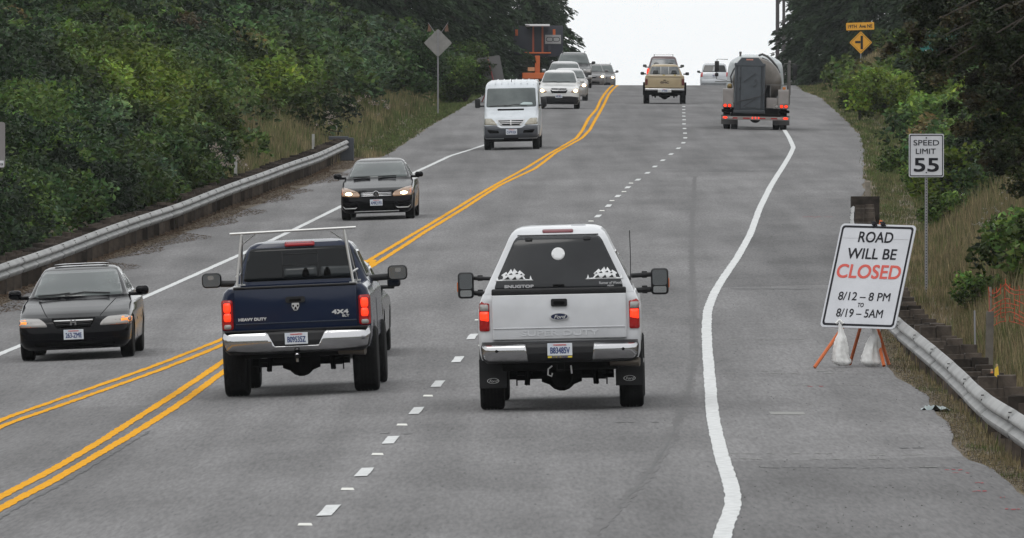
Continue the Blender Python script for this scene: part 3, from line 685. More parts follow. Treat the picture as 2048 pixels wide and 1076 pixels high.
plate(vw, 0, -2.445, .435, 'AMR2193')
for s_ in (-1, 1): mirror(vw, s_*1.01, -.70, 1.07, .20, .13, BLK, [(s_*.80, -.66, 1.02)], r=.05)
wiper(vw, tr, [(-.62,1.02),(-.2,1.03)]); wiper(vw, tr, [(-.0,1.03),(.45,1.04)])
place(vw, 757, 438.5, -1.48)
# ---------------- white cargo van
WHV = paint('paint_white_van', (.48,.51,.54), .35, .4)
c = dict(kind='cargo_van', cat='van', W=.965, R=.34, wb=3.55, fa=-1.85, m=WHV, zs=(.38, 2.36, 34),
    near=[(.38,-2.62),(.55,-2.72),(.75,-2.74),(.82,-2.70),(.95,-2.66),(1.10,-2.52),(1.2,-2.28),(1.28,-2.06),(1.34,-1.93),(1.5,-1.78),(1.8,-1.50),(2.1,-1.22),(2.16,-1.14),(2.24,-.98),(2.30,-.75),(2.34,-.4),(2.36,0)],
    far=[(.38,2.8),(2.1,2.8),(2.3,2.7),(2.36,2.4)],
    w=[(.38,.90),(.45,.95),(.7,.965),(1.25,.965),(1.36,.955),(1.8,.925),(2.1,.90),(2.2,.88),(2.28,.84),(2.33,.78),(2.36,.68)],
    rn=[(.4,.22),(1.1,.30),(1.35,.22),(1.5,.14),(2.2,.14),(2.36,.1)], bn=[(.4,.12),(1.1,.16),(1.3,.20),(2.2,.12)], tn=[(.4,.03),(1.2,.08),(1.4,.03),(2.36,0)],
    u=(-2.4, 2.5, .28, .6), tw=.23, rim='dark', side=[rpoly([(-1.5,1.40),(-.7,1.40),(-.7,2.02),(-1.05,2.02)], .05)])
GRYP = mat('bumper_grey', (.055,.060,.070), .6)
bg_ = [(-.945,.56),(-.90,.41),(.90,.41),(.945,.56),(.955,.83),(.50,.84),(.36,.75),(-.36,.75),(-.50,.84),(-.955,.83)]
hl = [(-.90,1.085),(-.915,.87),(-.46,.85),(-.56,.98),(-.66,1.08)]
c['panels'] = [('windscreen', rpoly([(-.86,1.46),(.86,1.46),(.825,2.10),(-.825,2.10)], .06), WGL, 'n', .004),
    ('bumper', rpoly(bg_, .04), GRYP, 'n', .03), ('headlamp', rpoly(hl, .03), mat('cloudy_lamp', (.24,.22,.17), .2, col2=(.34,.32,.27), nscale=6.), 'n', .01), ('headlamp', rpoly(mir(hl), .03), mat('cloudy_lamp', (0,0,0)), 'n', .01),
    ('grille', rpoly([(-.50,1.04),(-.34,.82),(.34,.82),(.50,1.04)], .03), SIL, 'n', .012), ('hood_vent', rrect(-.47,1.345,.44,1.40,.02), DRK, 'n', .008),
    ('air_intake', rpoly([(-.82,.70),(-.74,.58),(-.40,.58),(-.44,.67)], .03), DRK, 'n', .035), ('air_intake', rpoly([(.82,.70),(.74,.58),(.40,.58),(.44,.67)][::-1], .03), DRK, 'n', .035)]
van, body, tr = hcar('white cargo van with ribbed roof and grey bumper, leading the oncoming line', c)
decal('grille_opening', tr, rpoly([(-.44,1.01),(-.29,.85),(-.02,.85),(-.02,1.01)], .02), DRK, van, 'n', .02, .01); decal('grille_opening', tr, rpoly([(.02,1.01),(.02,.85),(.29,.85),(.44,1.01)], .02), DRK, van, 'n', .02, .01)
for z_ in (.895, .95): decal('grille_bar', tr, rrect(-.40+(.95-z_), z_, .40-(.95-z_), z_+.02, .004), SIL, van, 'n', .03, .015)
for i in range(8):
    xx = -.77+1.54*i/7; b = MB(); b.tube([(xx, -1.0, 2.245-(.05 if abs(xx) > .7 else 0)), (xx*.99, -.6, 2.335-(.03 if abs(xx) > .7 else 0)), (xx*.97, 2.2, 2.375-(.03 if abs(xx) > .7 else 0))], .015, 6); b.build('roof_rib', WHV, van, smooth=60)
plate(van, .02, -2.80, .62, 'C47910X', scale=1.25); badge_ring(van, (0, -2.66, 1.165), .035, SIL, None)
MB().tube([(0, -.75, 2.30), (0, -.72, 2.55)], .01, 6).build('aerial', PLA, van)
mirror(van, -1.16, -1.45, 1.60, .18, .32, PLA, [(-.93, -1.45, 1.50)], r=.04); mirror(van, 1.12, -1.45, 1.60, .18, .32, PLA, [(.93, -1.45, 1.50)], r=.04)
wiper(van, tr, [(-.75,1.475),(-.3,1.50),(.0,1.49)]); wiper(van, tr, [(-.25,1.475),(.2,1.53),(.55,1.475)])
decal('dashboard_papers', tr, rpoly([(.25,1.52),(.42,1.62),(.72,1.60),(.74,1.53)], .03), mat('paper', (.35,.42,.42), .6), van, 'n', .006, .004)
MB().box((0, -2.55, .40), (.5, .2, .12), .02).build('tow_eye', UND, van)
place(van, 1024, 299, -1.85)
# ---------------- generic oncoming suv / saloon
def front_car(kind, label, m, W, H, hood, px_, R=.34, lit=(1, 1), roofrack=False, tall=True, glass=WGL, lower=None, anchor_extra=0., rail=True, L=4.6, cat='suv', wz=None, plate_no=None):
    cz = hood; gl = cz+.06; nose = -L/2; fa = nose+.92
    near = [(.2,nose+.12),(.28,nose+.03),(.5,nose),(.72*cz,nose+.02),(.80*cz,nose+.08),(.86*cz,nose+.28),(.92*cz,nose+.62),(.97*cz,nose+.98),(cz,nose+1.15),(cz+.25*(H-cz),nose+1.42),(cz+.75*(H-cz),nose+1.95),(H-.07,nose+2.15),(H-.03,nose+2.35),(H,nose+2.7)]
    far = [(.2,L/2-.1),(.3,L/2),(cz,L/2),(H-.1,L/2-(.35 if tall else 1.4)),(H,L/2-(.7 if tall else 1.6))]
    if not tall: far = [(.2,L/2-.1),(.3,L/2),(cz-.05,L/2),(cz+.04,L/2-.5),(H-.1,L/2-1.3),(H,L/2-1.6)]
    w_ = [(.2,W*.92),(.32,W*.985),(.6,W),(cz*.9,W*.985),(cz,W*.93),(cz+.05,W*.89),(H-.12,W*.71),(H-.06,W*.66),(H-.02,W*.55),(H,W*.35)]
    zl0, zl1 = cz*.66, cz*.81
    c = dict(kind=kind, cat=cat, W=W, R=R, wb=L*.58, fa=fa, m=m, zs=(.2, H, 26), near=near, far=far, w=w_,
        rn=[(.2,.25),(cz*.8,.32),(cz,.16),(H,.12)], bn=[(.2,.1),(cz*.75,.18),(cz*.95,.38),(cz+.04,.2),(H,.12)], tn=[(.2,.05),(cz*.9,.07),(cz+.05,0),(H,0)],
        u=(nose+.25, L/2-.3, .2, .5), tw=.24, side=[rpoly([(nose+1.6,cz+.05),(nose+2.6,cz+.05),(nose+2.6,H-.14),(nose+2.15,H-.14)], .04), rpoly([(nose+2.7,cz+.05),(L/2-.5,cz+.05),(L/2-.7,H-.14),(nose+2.7,H-.14)], .04)])
    hw = W*.98; hp = [(-hw,zl0+.02),(-hw*.62,zl0),(-hw*.58,zl0+.05),(-hw*.80,zl1),(-hw,zl1+.01)]
    c['panels'] = [('windscreen', rpoly([(-W*.84,gl),(W*.84,gl),(W*.685,H-.105),(-W*.685,H-.105)], .06), glass, 'n', .012),
        ('headlamp', rpoly(hp, .03), LHAL if lit[0] else LCLR), ('headlamp', rpoly(mir(hp), .03), LHAL if lit[1] else LCLR),
        ('grille', rpoly([(-W*.42,zl1-.04),(-W*.34,zl0-.02),(W*.34,zl0-.02),(W*.42,zl1-.04)], .03), DRK),
        ('lower_grille', rrect(-W*.62,.27,W*.62,cz*.42,.05), lower or DRK, 'n', .004)]
    r_, body, tr = hcar(label, c)
    for i, s_ in enumerate((-1, 1)):
        if lit[i]: decal('headlamp_bulb', tr, ell(s_*W*.80, (zl0+zl1)/2, .085, .065), LHEAD, r_, 'n', .02)
        mirror(r_, s_*(W+.09), nose+1.55, cz+.12, .20, .15, m if m is not BLK else PLA, [(s_*W*.88, nose+1.5, cz+.06)], r=.05)
    decal('grille_bar', tr, rrect(-W*.36,(zl0+zl1)/2-.01,W*.36,(zl0+zl1)/2+.02,.01), CHR, r_, 'n', .016)
    if roofrack:
        for s_ in (-1, 1): MB().tube([(s_*W*.6, nose+2.3, H), (s_*W*.6, nose+2.5, H+.05), (s_*W*.6, L/2-.8, H+.05), (s_*W*.6, L/2-.6, H)], .018, 6).build('roof_rail', PLA, r_)
    wiper(r_, tr, [(-W*.7,gl),(-W*.1,gl+.03)]); wiper(r_, tr, [(-W*.1,gl),(W*.5,gl+.03)])
    if plate_no: plate(r_, 0, nose-.03, cz*.52, plate_no)
    if len(px_) > 2: put(r_, (px_[0]-1024)*px_[2]/F, px_[2], fa)
    else: place(r_, px_[0], px_[1], fa)
    return r_, tr, (zl0, zl1)
WHC = paint('paint_pearl_white', (.50,.50,.49), .3, .6); SLV = paint('paint_silver', (.33,.33,.33), .3, .6, .4); DKS = paint('paint_dark_slate', (.012,.012,.014), .25, .1); GRS = paint('paint_taupe_grey', (.09,.085,.085), .3, .3)
crv, tr, (z0, z1) = front_car('suv', 'pearl white suv with black lower bumper and lit headlamps, right behind the white van', WHC, .91, 1.68, 1.08, (1118, 217.5), R=.35, plate_no='AKL3021')
decal('chin_cladding', tr, rpoly([(-.905,.50),(-.82,.22),(.82,.22),(.905,.50),(.55,.555),(-.55,.555)], .04), PLA, crv, 'n', .012)
decal('upper_grille', tr, rrect(-.36,z1-.05,.36,z1+.045,.05), SIL, crv, 'n', .015); decal('upper_grille_slot', tr, rrect(-.33,z1-.02,.33,z1+.015,.02), DRK, crv, 'n', .02)
badge_ring(crv, (0, -2.33, z1-.01), .05, SIL, 'H', .05)
front_car('silver_sedan', 'silver sedan with one lit headlamp showing, close behind the pearl white suv', SLV, .90, 1.50, .98, (1137, 201), R=.33, tall=False, cat='car')
front_car('pale_sedan', 'pale car of which only the roof shows between two oncoming vehicles', SLV, .92, 1.62, 1.05, (1128, 189), R=.33, lit=(0, 0), cat='car')
front_car('large_dark_suv', 'large dark unlit suv towering over the oncoming line before the crest', DKS, 1.0, 1.92, 1.25, (1146, 176), R=.39, lit=(0, 0), roofrack=True, L=5.2)
front_car('grey_sedan', 'grey car with a lit headlamp at the crest, just right of the big dark suv', GRS, .92, 1.62, 1.02, (1182, 0, 738.), R=.33, lit=(0, 1), cat='car')
front_car('dark_crossover', 'dark crossover with roof rails, last of the oncoming line on the crest', GRS, .93, 1.72, 1.08, (1203, 0, 750.), R=.34, lit=(0, 1), roofrack=True)
# ------------------------------------------------------------------ vehicles seen from behind
def axle(parent, y, R, W, big=True):
    b = MB(); b.tube([(-W+.1, y, R), (W-.1, y, R)], .055, 10)
    b.lathe([(.03, -.17), (.13, -.14), (.185, -.03), (.185, .05), (.13, .12), (.03, .2)], c=(.0, y, R-.02), axis='y', n=18)
    b.lathe([(.09, -.25), (.15, -.1), (.15, .1), (.09, .25)], c=(0, y, R), axis='x', n=14)
    o = b.build('axle', UND, parent, smooth=40)
    for s_ in (-1, 1):
        MB().tube([(s_*.40, y-.12, R+.25), (s_*.43, y-.16, R-.12)], .035, 8).build('shock_absorber', UND, parent)
        b = MB(); b.box((s_*.50, y, R-.03), (.10, .5, .06)); 
        for k in (-.06, .06): b.tube([(s_*.50+k, y-.05, R+.08), (s_*.50+k, y-.05, R-.13)], .010, 5)
        b.build('leaf_spring', UND, parent)
def lettering_on(parent, s, size, m, loc, sx=1., bold=.0, extr=.003, name='lettering'): return text(name, s, size, m, parent, loc, sx=sx, bold=bold, extr=extr)
def pickup_cab(r, m, W, y0, L, z0, belt, H, hoodz, cabL, tilt_back=.05, roofw=.70, shoulder=.93):
    """cab and bonnet in one shell: y0 rear wall of the cab, front at y0+L"""
    nose = y0+L
    o = zloft('cab', m, r, (z0, H, 26), [(z0,y0),(belt,y0),(H-.1,y0+tilt_back+.04),(H-.03,y0+.12),(H,y0+.3)],
        [(z0,nose-.05),(.8,nose),(hoodz-.12,nose-.04),(hoodz-.04,nose-.25),(hoodz,y0+cabL+.55),(hoodz+.08,y0+cabL+.2),(H-.08,y0+cabL-.55),(H,y0+cabL-1.0)],
        [(z0,W*.94),(.7,W),(belt-.12,W*.99),(belt,W*shoulder),(belt+.05,W*.90),(H-.14,W*(roofw+.06)),(H-.06,W*roofw),(H-.02,W*(roofw-.08)),(H,W*(roofw-.25))],
        rn=.12, rf=.22, bn=.05, bf=.1)
    return o
NAVY = mat('paint_navy', (.003,.009,.030), .16, 0., .3, coat=.08); WHT = paint('paint_white', (.50,.51,.53), .3, .5); TAN = paint('paint_tan', (.33,.26,.155), .4, .3); MAR = paint('paint_maroon', (.05,.012,.015), .3)
def tail_lamp(parent, tr, x0, x1, z0, z1, lit, low=LCLR, top=None, side='n'):
    o = decal('tail_light', tr, rrect(x0, z0, x1, z1, .03), LRED, parent, side, .014, .03)
    w_ = x1-x0
    for a, b, m in lit:
        decal('lamp_bulb', tr, rrect(x0+w_*.12, z0+(z1-z0)*a, x1-w_*.14, z0+(z1-z0)*b, .03), m, o, side, .028, .01)
    return o
def dual_mirror(r, x, y, z, w_, h_, arms, glow=True):
    s_ = 1 if x > 0 else -1
    o = MB().box((0, 0, 0), (w_, .16, h_), .045).build('wing_mirror', PLA, r, smooth=50, loc=(x, y, z))
    g1 = mat('mirror_glass', (.30,.32,.33), .05, metal=1.)
    MB().prism(rrect(-w_/2+.022, -h_*.14, w_/2-.022, h_/2-.022, .03), -.085, -.078).build('mirror_glass', g1, o)
    MB().prism(rrect(-w_/2+.03, -h_/2+.025, w_/2-.03, -h_*.18, .02), -.085, -.078).build('spot_mirror', mat('spot_glass', (.6,.62,.63), .08, metal=1.), o)
    if glow: MB().box((s_*w_/2, 0, -.02), (.02, .08, .12), .005).build('mirror_marker', LAMBD, o)
    b = MB()
    for az, rr in arms:
        b.tube([(-s_*w_*.4, 0, az), (-s_*(abs(x)-.88), -.1, az-.01)], rr, 8); b.box((-s_*(w_/2+.08), 0, az), (.07, .06, rr*2.9), .01)
    b.build('mirror_arm', PLA, o, smooth=50)
# ================ white pickup with canopy (rear axle at y=0, tail at y=-1.25)
r = root('white_pickup', 'white pickup truck with matching canopy, dark rear glass and stickers, in the middle lane', 'pickup')
T = -1.25
bed = zloft('bed', WHT, r, (.64, 1.45, 18), [(.64,T+.06),(.75,T+.015),(.9,T),(1.40,T),(1.45,T+.02)], 1.25, [(.60,.955),(.72,.99),(.95,1.005),(1.25,1.0),(1.36,.975),(1.45,.94)], rn=.10, rf=.02, bn=.03, bf=0, tn=.0)
tr = bvh(bed); cut(bed, [((0, .42), .50, -2, -.70), ((0, .42), .50, .70, 2)])
can = zloft('canopy', WHT, r, (1.452, 2.27, 22), [(1.452,T+.01),(1.55,T+.03),(2.10,T+.24),(2.17,T+.30),(2.22,T+.38),(2.255,T+.52),(2.27,T+.75)], [(1.452,1.2),(2.2,1.15),(2.27,.9)], [(1.452,.925),(1.50,.91),(2.05,.645),(2.13,.61),(2.19,.575),(2.235,.53),(2.26,.46),(2.27,.35)], rn=.10, rf=.05, bn=.05, bf=.0, smooth=40)
tc = bvh(can)
gp = rpoly([(-.80,1.50),(.80,1.50),(.765,1.62),(.545,2.10),(.50,2.155),(-.50,2.155),(-.545,2.10),(-.765,1.62)], .05)
glass = decal('canopy_glass', tc, gp, mat('tinted_glass', (.014,.015,.017), .12, spec=.28, col2=(.026,.028,.031), nscale=.8), r, 'n', .008, .02)
decal('glass_frame', tc, rpoly([(-.50,2.160),(.50,2.160),(.50,2.172),(-.50,2.172)], .004), PLA, r, 'n', .006, .01)
for x_ in (-.36, .36): decal('glass_hinge', tc, rrect(x_-.045, 2.10, x_+.045, 2.135, .01), PLA, glass, 'n', .02, .02)
decal('glass_handle', tc, rrect(-.07,1.535,.07,1.56,.01), DRK, glass, 'n', .02, .02)
decal('brake_light', tc, rrect(-.19,2.198,.19,2.232,.015), mat('dim_red', (.14,.02,.03), .35), r, 'n', .02, .02)
STK = mat('sticker_white', (.62,.63,.64), .6)
def sticker(name, poly): return decal(name, tc, poly, STK, glass, 'n', .012, .002)
sticker('round_sticker', ell(0, 1.935, .082, .078, 20)); 
def mountains(x0, sgn):
    P = [(-.24,0),(-.235,.012),(-.215,.055),(-.20,.014),(-.15,.018),(-.14,.05),(-.165,.07),(-.10,.11),(-.085,.085),(-.04,.145),(-.02,.105),(.0,.15),(.045,.10),(.07,.125),(.135,.07),(.12,.05),(.14,.018),(.19,.014),(.205,.06),(.22,.012),(.24,0)]
    sticker('mountain_sticker', [(x0+sgn*a*.98, 1.615+b*1.0) for a, b in (P if sgn > 0 else P[::-1])])
    for a, b, c_, d_ in ((-.09,.035,.07,.035),(.0,.033,.06,.04),(.085,.035,.06,.035),(-.045,.085,.05,.022),(.03,.092,.045,.022),(.085,.078,.035,.018),(-.1,.075,.03,.014)):
        decal('sticker_gap', tc, rpoly([(x0+a*1.-c_/2,1.615+b-d_/2),(x0+a+c_/2,1.615+b-d_/2),(x0+a+c_*.2,1.615+b+d_/2)], .004), GLS, glass, 'n', .016, .002)
mountains(-.545, 1); mountains(.565, -1)
def glass_text(s, x, z, size, m, sx=1., bold=.001):
    o = text('window_lettering', s, size, m, glass, (x, tc.ray_cast(Vector((x, -9, z)), Vector((0, 1, 0)))[0].y-.016, z), sx=sx, bold=bold); o.rotation_euler[0] = -.40
glass_text('SNUGTOP', -.49, 1.545, .038, mat('grey_print', (.25,.25,.26), .5), sx=1.5, bold=.003)
glass_text('Runner of Woods', .64, 1.568, .035, mat('grey_print', (0,0,0)), sx=.8); glass_text('MEDIA', .64, 1.532, .02, mat('grey_print', (0,0,0)), sx=1.)
for s_ in ('r', 'l'): decal('canopy_side_window', tc, rpoly([(-.85,1.52),(.95,1.52),(.95,1.95),(-.55,1.95)], .06), GLS, r, s_, .006, .01)
MB().box((0, T-.005, 1.475), (1.66, .05, .085), .02).build('canopy_sill', PLA, r, smooth=40)
tg = MB().box((0, T-.005, 1.165), (1.655, .05, .56), .018); tg = tg.build('tailgate', WHT, r, smooth=40)
MB().box((0, T-.036, 1.03), (1.62, .012, .012), .004).build('tailgate_crease', WHT, tg)
MB().prism(rrect(-.10,1.29,.10,1.385,.02), T-.055, T-.02).build('tailgate_handle', PLA, tg, smooth=40)
MB().prism(rrect(-.07,1.31,.07,1.355,.02), T-.060, T-.054).build('handle_recess', DRK, tg)
ov = MB().prism(ell(0,1.165,.115,.047,30), T-.055, T-.03).build('badge', SIL, tg, smooth=40)
MB().prism(ell(0,1.165,.103,.038,30), T-.059, T-.054).build('badge_field', mat('badge_blue', (.006,.012,.045), .3), ov)
text('badge_script', 'Ford', .045, SIL, ov, (0, T-.062, 1.163), sx=1.15, bold=.001, shear=.35)
lettering_on(tg, 'SUPER DUTY', .07, WHT, (0, T-.032, .965), sx=1.75, bold=.002, extr=.004)
for s_ in (-1, 1):
    x0, x1 = (-.985, -.862) if s_ < 0 else (.862, .985)
    o = decal('tail_light', tr, rrect(x0, 1.0, x1, 1.345, .02), LRED, r, 'n', .016, .03)
    decal('lit_lens', tr, rpoly([(x0+.01,1.14),(x1-.01,1.12),(x1-.01,1.24),(x0+.01,1.24)], .01), LLIT, o, 'n', .024, .01)
    decal('clear_lens', tr, rrect(x0+.01, 1.25, x1-.01, 1.33, .02), LCLR, o, 'n', .024, .01)
bump_ = zloft('bumper', PLA, r, (.60, .865, 14), [(.60,T-.10),(.64,T-.17),(.72,T-.205),(.80,T-.20),(.84,T-.17),(.865,T-.10)], T+.05, [(.60,.90),(.66,.96),(.80,.975),(.865,.96)], rn=.08, rf=.02, bn=.05, bf=0); tbp = bvh(bump_)
for s_ in (-1, 1):
    P = rpoly([(s_*.395,.615),(s_*.90,.635),(s_*.955,.70),(s_*.955,.825),(s_*.42,.835),(s_*.42,.80)], .02)
    if s_ < 0: P = P[::-1]
    q = decal('chrome_cap', tbp, P, CHR, bump_, 'n', .012, .02, cell=.04); MB().prism(ell(s_*.78,.755,.018,.018,12), T-.225, T-.20).build('park_sensor', DRK, q)
plate(r, 0, T-.225, .765, 'B83485V'); o = MB().box((0, T-.222, .672), (.30, .008, .022)).build('plate_frame', mat('yellow_plastic', (.55,.42,.03), .5), r); text('frame_text', 'STAY ON TARGET', .016, PLT, o, (0, T-.229, .672), sx=1.1, bold=.0015)
b = MB()
for a, b_ in (((-.055,.49),(.055,.51)),((-.055,.58),(.055,.60)),((-.055,.51),(-.037,.58)),((.037,.51),(.055,.58))): b.box(((a[0]+b_[0])/2, T-.08, (a[1]+b_[1])/2), (b_[0]-a[0], .2, b_[1]-a[1]))
b.build('hitch_receiver', UND, r)
MB().tube([(-.10,T-.05,.56),(-.15,T-.05,.52),(-.155,T-.05,.45),(-.11,T-.05,.43),(-.10,T-.05,.47)], .010, 6).build('safety_loop', SIL, r); MB().tube([(.13,T-.05,.56),(.14,T-.05,.46)], .010, 6).build('safety_loop', SIL, r)
MB().tube([(.62,T+.05,.60),(.98,T-.02,.585)], .055, 14).build('exhaust_tip', mat('sooty_steel', (.10,.085,.07), .4, metal=.6), r, smooth=50)
for s_ in (-1, 1):
    o = MB().box((s_*.845, -.56, .46), (.34, .012, .36), .004).build('mud_flap', PLA, r)
    e = MB(); e.lathe([(.075,-.002),(.066,-.002)], axis='y', n=24, close=False); e = e.build('flap_badge', SIL, o, loc=(s_*.845, -.569, .37)); e.scale = (1, 1, .45)
    text('flap_lettering', 'Ford', .035, SIL, o, (s_*.845, -.57, .368), sx=1.1, shear=.3)
    for yy in (0, 3.95): wheel(r, s_*.865, yy, .42, .30, 'alloy', blocky=False)
axle(r, 0, .42, .75); underbody(r, .72, T+.1, 4.4, .50, .75)
MB().box((-.22, T+.6, .60), (.45, .5, .2), .05).build('fuel_tank', UND, r)
cab = pickup_cab(r, WHT, .985, 1.28, 3.75, .55, 1.42, 1.98, 1.38, 2.0); tb = bvh(cab)
for s_ in 'rl': decal('side_window', tb, rpoly([(1.45,1.48),(2.9,1.48),(2.5,1.86),(1.45,1.88)], .05), GLS, r, s_, .006, .01)
dual_mirror(r, -1.225, 2.9, 1.50, .205, .335, [(.09,.025),(-.10,.03)]); dual_mirror(r, 1.235, 2.9, 1.50, .225, .335, [(.09,.03),(-.10,.035)])
MB().tube([(.86, 3.2, 1.35), (.87, 3.2, 1.78), (.865, 3.15, 2.15)], .006, 5).build('aerial', PLA, r)
MB().box((-.70, 2.3, 1.93), (.06, .12, .05), .01).build('cab_marker', LAMBD, r); MB().prism(rrect(.16,2.255,.34,2.285,.01), T+.9, T+1.1).build('roof_fitting', WHT, r)
for s_ in (-1, 1): MB().box((s_*.94, 2.2, .50), (.16, 1.9, .06), .02).build('running_board', PLA, r)
place(r, 1125, 816, -.0)
# ================ navy pickup with ladder rack
r = root('navy_pickup', 'navy blue pickup truck with aluminium ladder rack and chrome bumper, left of the white one', 'pickup')
T = -1.30
bed = zloft('bed', NAVY, r, (.62, 1.455, 18), [(.62,T+.06),(.78,T+.015),(.9,T),(1.42,T),(1.455,T+.015)], 1.0, [(.62,.95),(.75,.985),(1.0,.995),(1.3,.985),(1.40,.955),(1.455,.90)], rn=.10, rf=.02, bn=.03, bf=0)
tr = bvh(bed)
k = MB(); k.box((0, -.12, 1.4), (1.60, 2.1, .9)); k = k.build('k'); md = bed.modifiers.new('b', 'BOOLEAN'); md.object = k; md.operation = 'DIFFERENCE'; md.solver = 'EXACT'
me = bpy.data.meshes.new_from_object(bed.evaluated_get(bpy.context.evaluated_depsgraph_get())); bed.modifiers.clear(); bed.data = me; bpy.data.objects.remove(k)
cut(bed, [((0, .43), .52, -2, -.70), ((0, .43), .52, .70, 2)])
tg = MB().box((0, T-.005, 1.165), (1.625, .05, .575), .018).build('tailgate', NAVY, r, smooth=40)
b = MB(); b.box((0, T-.036, .985), (1.60, .014, .012), .004); b.build('tailgate_crease', mat('navy_edge', (.02,.03,.05), .3), tg)
MB().box((0, T+.0, 1.462), (1.64, .09, .03), .012).build('tailgate_cap', PLA, tg)
MB().prism(rrect(-.13,1.245,.13,1.325,.03), T-.055, T-.02).build('tailgate_handle', PLA, tg, smooth=40); MB().prism(rrect(-.08,1.26,.08,1.295,.02), T-.060, T-.054).build('handle_recess', DRK, tg)
# ram's-head shield
b = MB(); b.prism(rpoly([(-.022,-.05),(.022,-.05),(.05,.0),(.048,.05),(-.048,.05),(-.05,.0)], .01), T-.048, T-.03); o = b.build('badge', SIL, tg, loc=(0,0,1.19), smooth=40)
b = MB(); b.prism([(-.018,-.04),(.018,-.04),(.008,.0),(-.008,.0)], -.006, .004); b.prism(ell(-.030,.012,.013,.016,10), -.006, .004); b.prism(ell(.030,.012,.013,.016,10), -.006, .004); b.build('badge_relief', DRK, o, loc=(0, T-.050, 0))
lettering_on(tg, 'HEAVY DUTY', .036, SIL, (-.58, T-.033, 1.045), sx=1.25, bold=.003, extr=.004)
lettering_on(tg, '4X4', .055, SIL, (.59, T-.033, 1.10), sx=1.7, bold=.004, extr=.004); lettering_on(tg, 'SLT', .028, SIL, (.66, T-.033, 1.045), sx=1.6, bold=.002, extr=.004)
for s_ in (-1, 1):
    x0, x1 = (-.985, -.835) if s_ < 0 else (.835, .985)
    o = decal('tail_light', tr, rrect(x0, .915, x1, 1.31, .03), LRED, r, 'n', .016, .03)
    for za, zb_, m_ in ((1.145,1.27,LLIT),(1.025,1.135,LLIT),(.925,.985,LCLR)): decal('lamp_bulb', tr, rpoly([(x0+.035,za),(x1-.035,za),(x1-.028,(za+zb_)/2),(x1-.035,zb_),(x0+.035,zb_),(x0+.028,(za+zb_)/2)], .02), m_, o, 'n', .026, .008)
bu = zloft('bumper', PLA, r, (.58, .90, 16), [(.58,T-.12),(.61,T-.19),(.66,T-.225),(.75,T-.235),(.84,T-.22),(.88,T-.19),(.90,T-.12)], T+.05, [(.58,.90),(.66,.97),(.80,.99),(.90,.98)], rn=.10, rf=.02, bn=.05, bf=0); tbp = bvh(bu)
decal('chrome_face', tbp, rpoly([(-.965,.875),(-.40,.89),(-.29,.675),(.29,.675),(.40,.89),(.965,.89),(.98,.80),(.93,.64),(.35,.592),(-.35,.592),(-.93,.64),(-.98,.80)][::-1], .015), CHR, bu, 'n', .012, .02, cell=.04)
MB().box((0, T-.1, .89), (1.9, .2, .02), .005).build('step_pad', PLA, bu)
plate(r, 0, T-.255, .775, 'B09535Z')
b = MB(); b.tube([(0,T-.22,.46),(0,T-.22,.52)], .018, 10); b.lathe([(.004,-.03),(.022,-.022),(.03,0),(.022,.022),(.004,.03)], c=(0,T-.22,.555), axis='z', n=14); o = b.build('tow_ball', CHR, r, smooth=60)
MB().box((0, T-.15, .535), (.07, .3, .05), .008).build('hitch_receiver', UND, r)
MB().tube([(.55,T+.1,.58),(.90,T-.03,.565)], .05, 12).build('exhaust_tip', mat('sooty_steel', (0,0,0)), r, smooth=50)
for s_ in (-1, 1):
    for yy in (0, 3.75): wheel(r, s_*.865, yy, .435, .335, 'alloy')
axle(r, 0, .435, .75); underbody(r, .72, T+.1, 4.3, .52, .78)
cab = pickup_cab(r, NAVY, .985, 1.05, 3.65, .6, 1.44, 2.03, 1.40, 2.0, roofw=.69); tb = bvh(cab)
rw = decal('rear_window', tb, rpoly([(-.78,1.50),(.78,1.50),(.71,1.82),(.67,1.94),(-.67,1.94),(-.71,1.82)], .05), mat('rear_glass', (.005,.006,.007), .07, spec=.2), r, 'n', .006, .01)
for a, b_ in (((-.245,1.53),(-.235,1.89)),((.235,1.53),(.245,1.89)),((-.24,1.845),(.24,1.855)),((-.24,1.70),(.24,1.706))): decal('window_divider', tb, rrect(a[0],a[1],b_[0],b_[1],.002), PLA, rw, 'n', .012, .006, cell=.2)
m_seen = mat('cabin_daylight', (.16,.18,.18), .4)
for P in ([(.28,1.53),(.72,1.53),(.68,1.66),(.28,1.67)], [(-.22,1.54),(.22,1.54),(.22,1.67),(-.22,1.66)]): decal('glass_see_through', tb, rpoly(P, .02), mat('smoky_glass', (.028,.032,.034), .1, spec=.25), rw, 'n', .010, .002)
for x_ in (.07, .36): decal('headrest', tb, rpoly([(x_-.05,1.54),(x_+.05,1.54),(x_+.045,1.60),(x_+.015,1.66),(x_-.015,1.66),(x_-.045,1.60)], .02), DRK, rw, 'n', .013, .002)
decal('brake_light', tb, rrect(-.20,1.955,.20,2.01,.015), mat('red_brake_lens', (.30,.015,.02), .25), r, 'n', .02, .02)
for s_ in 'rl': decal('side_window', tb, rpoly([(1.2,1.5),(2.7,1.5),(2.3,1.86),(1.2,1.88)], .05), GLS, r, s_, .006, .01)
for a in (1.9, ): decal('door_seam', tb, rrect(a-.008,.7,a+.008,1.44,.002), DRK, r, 'r', .003, .004, cell=.3)
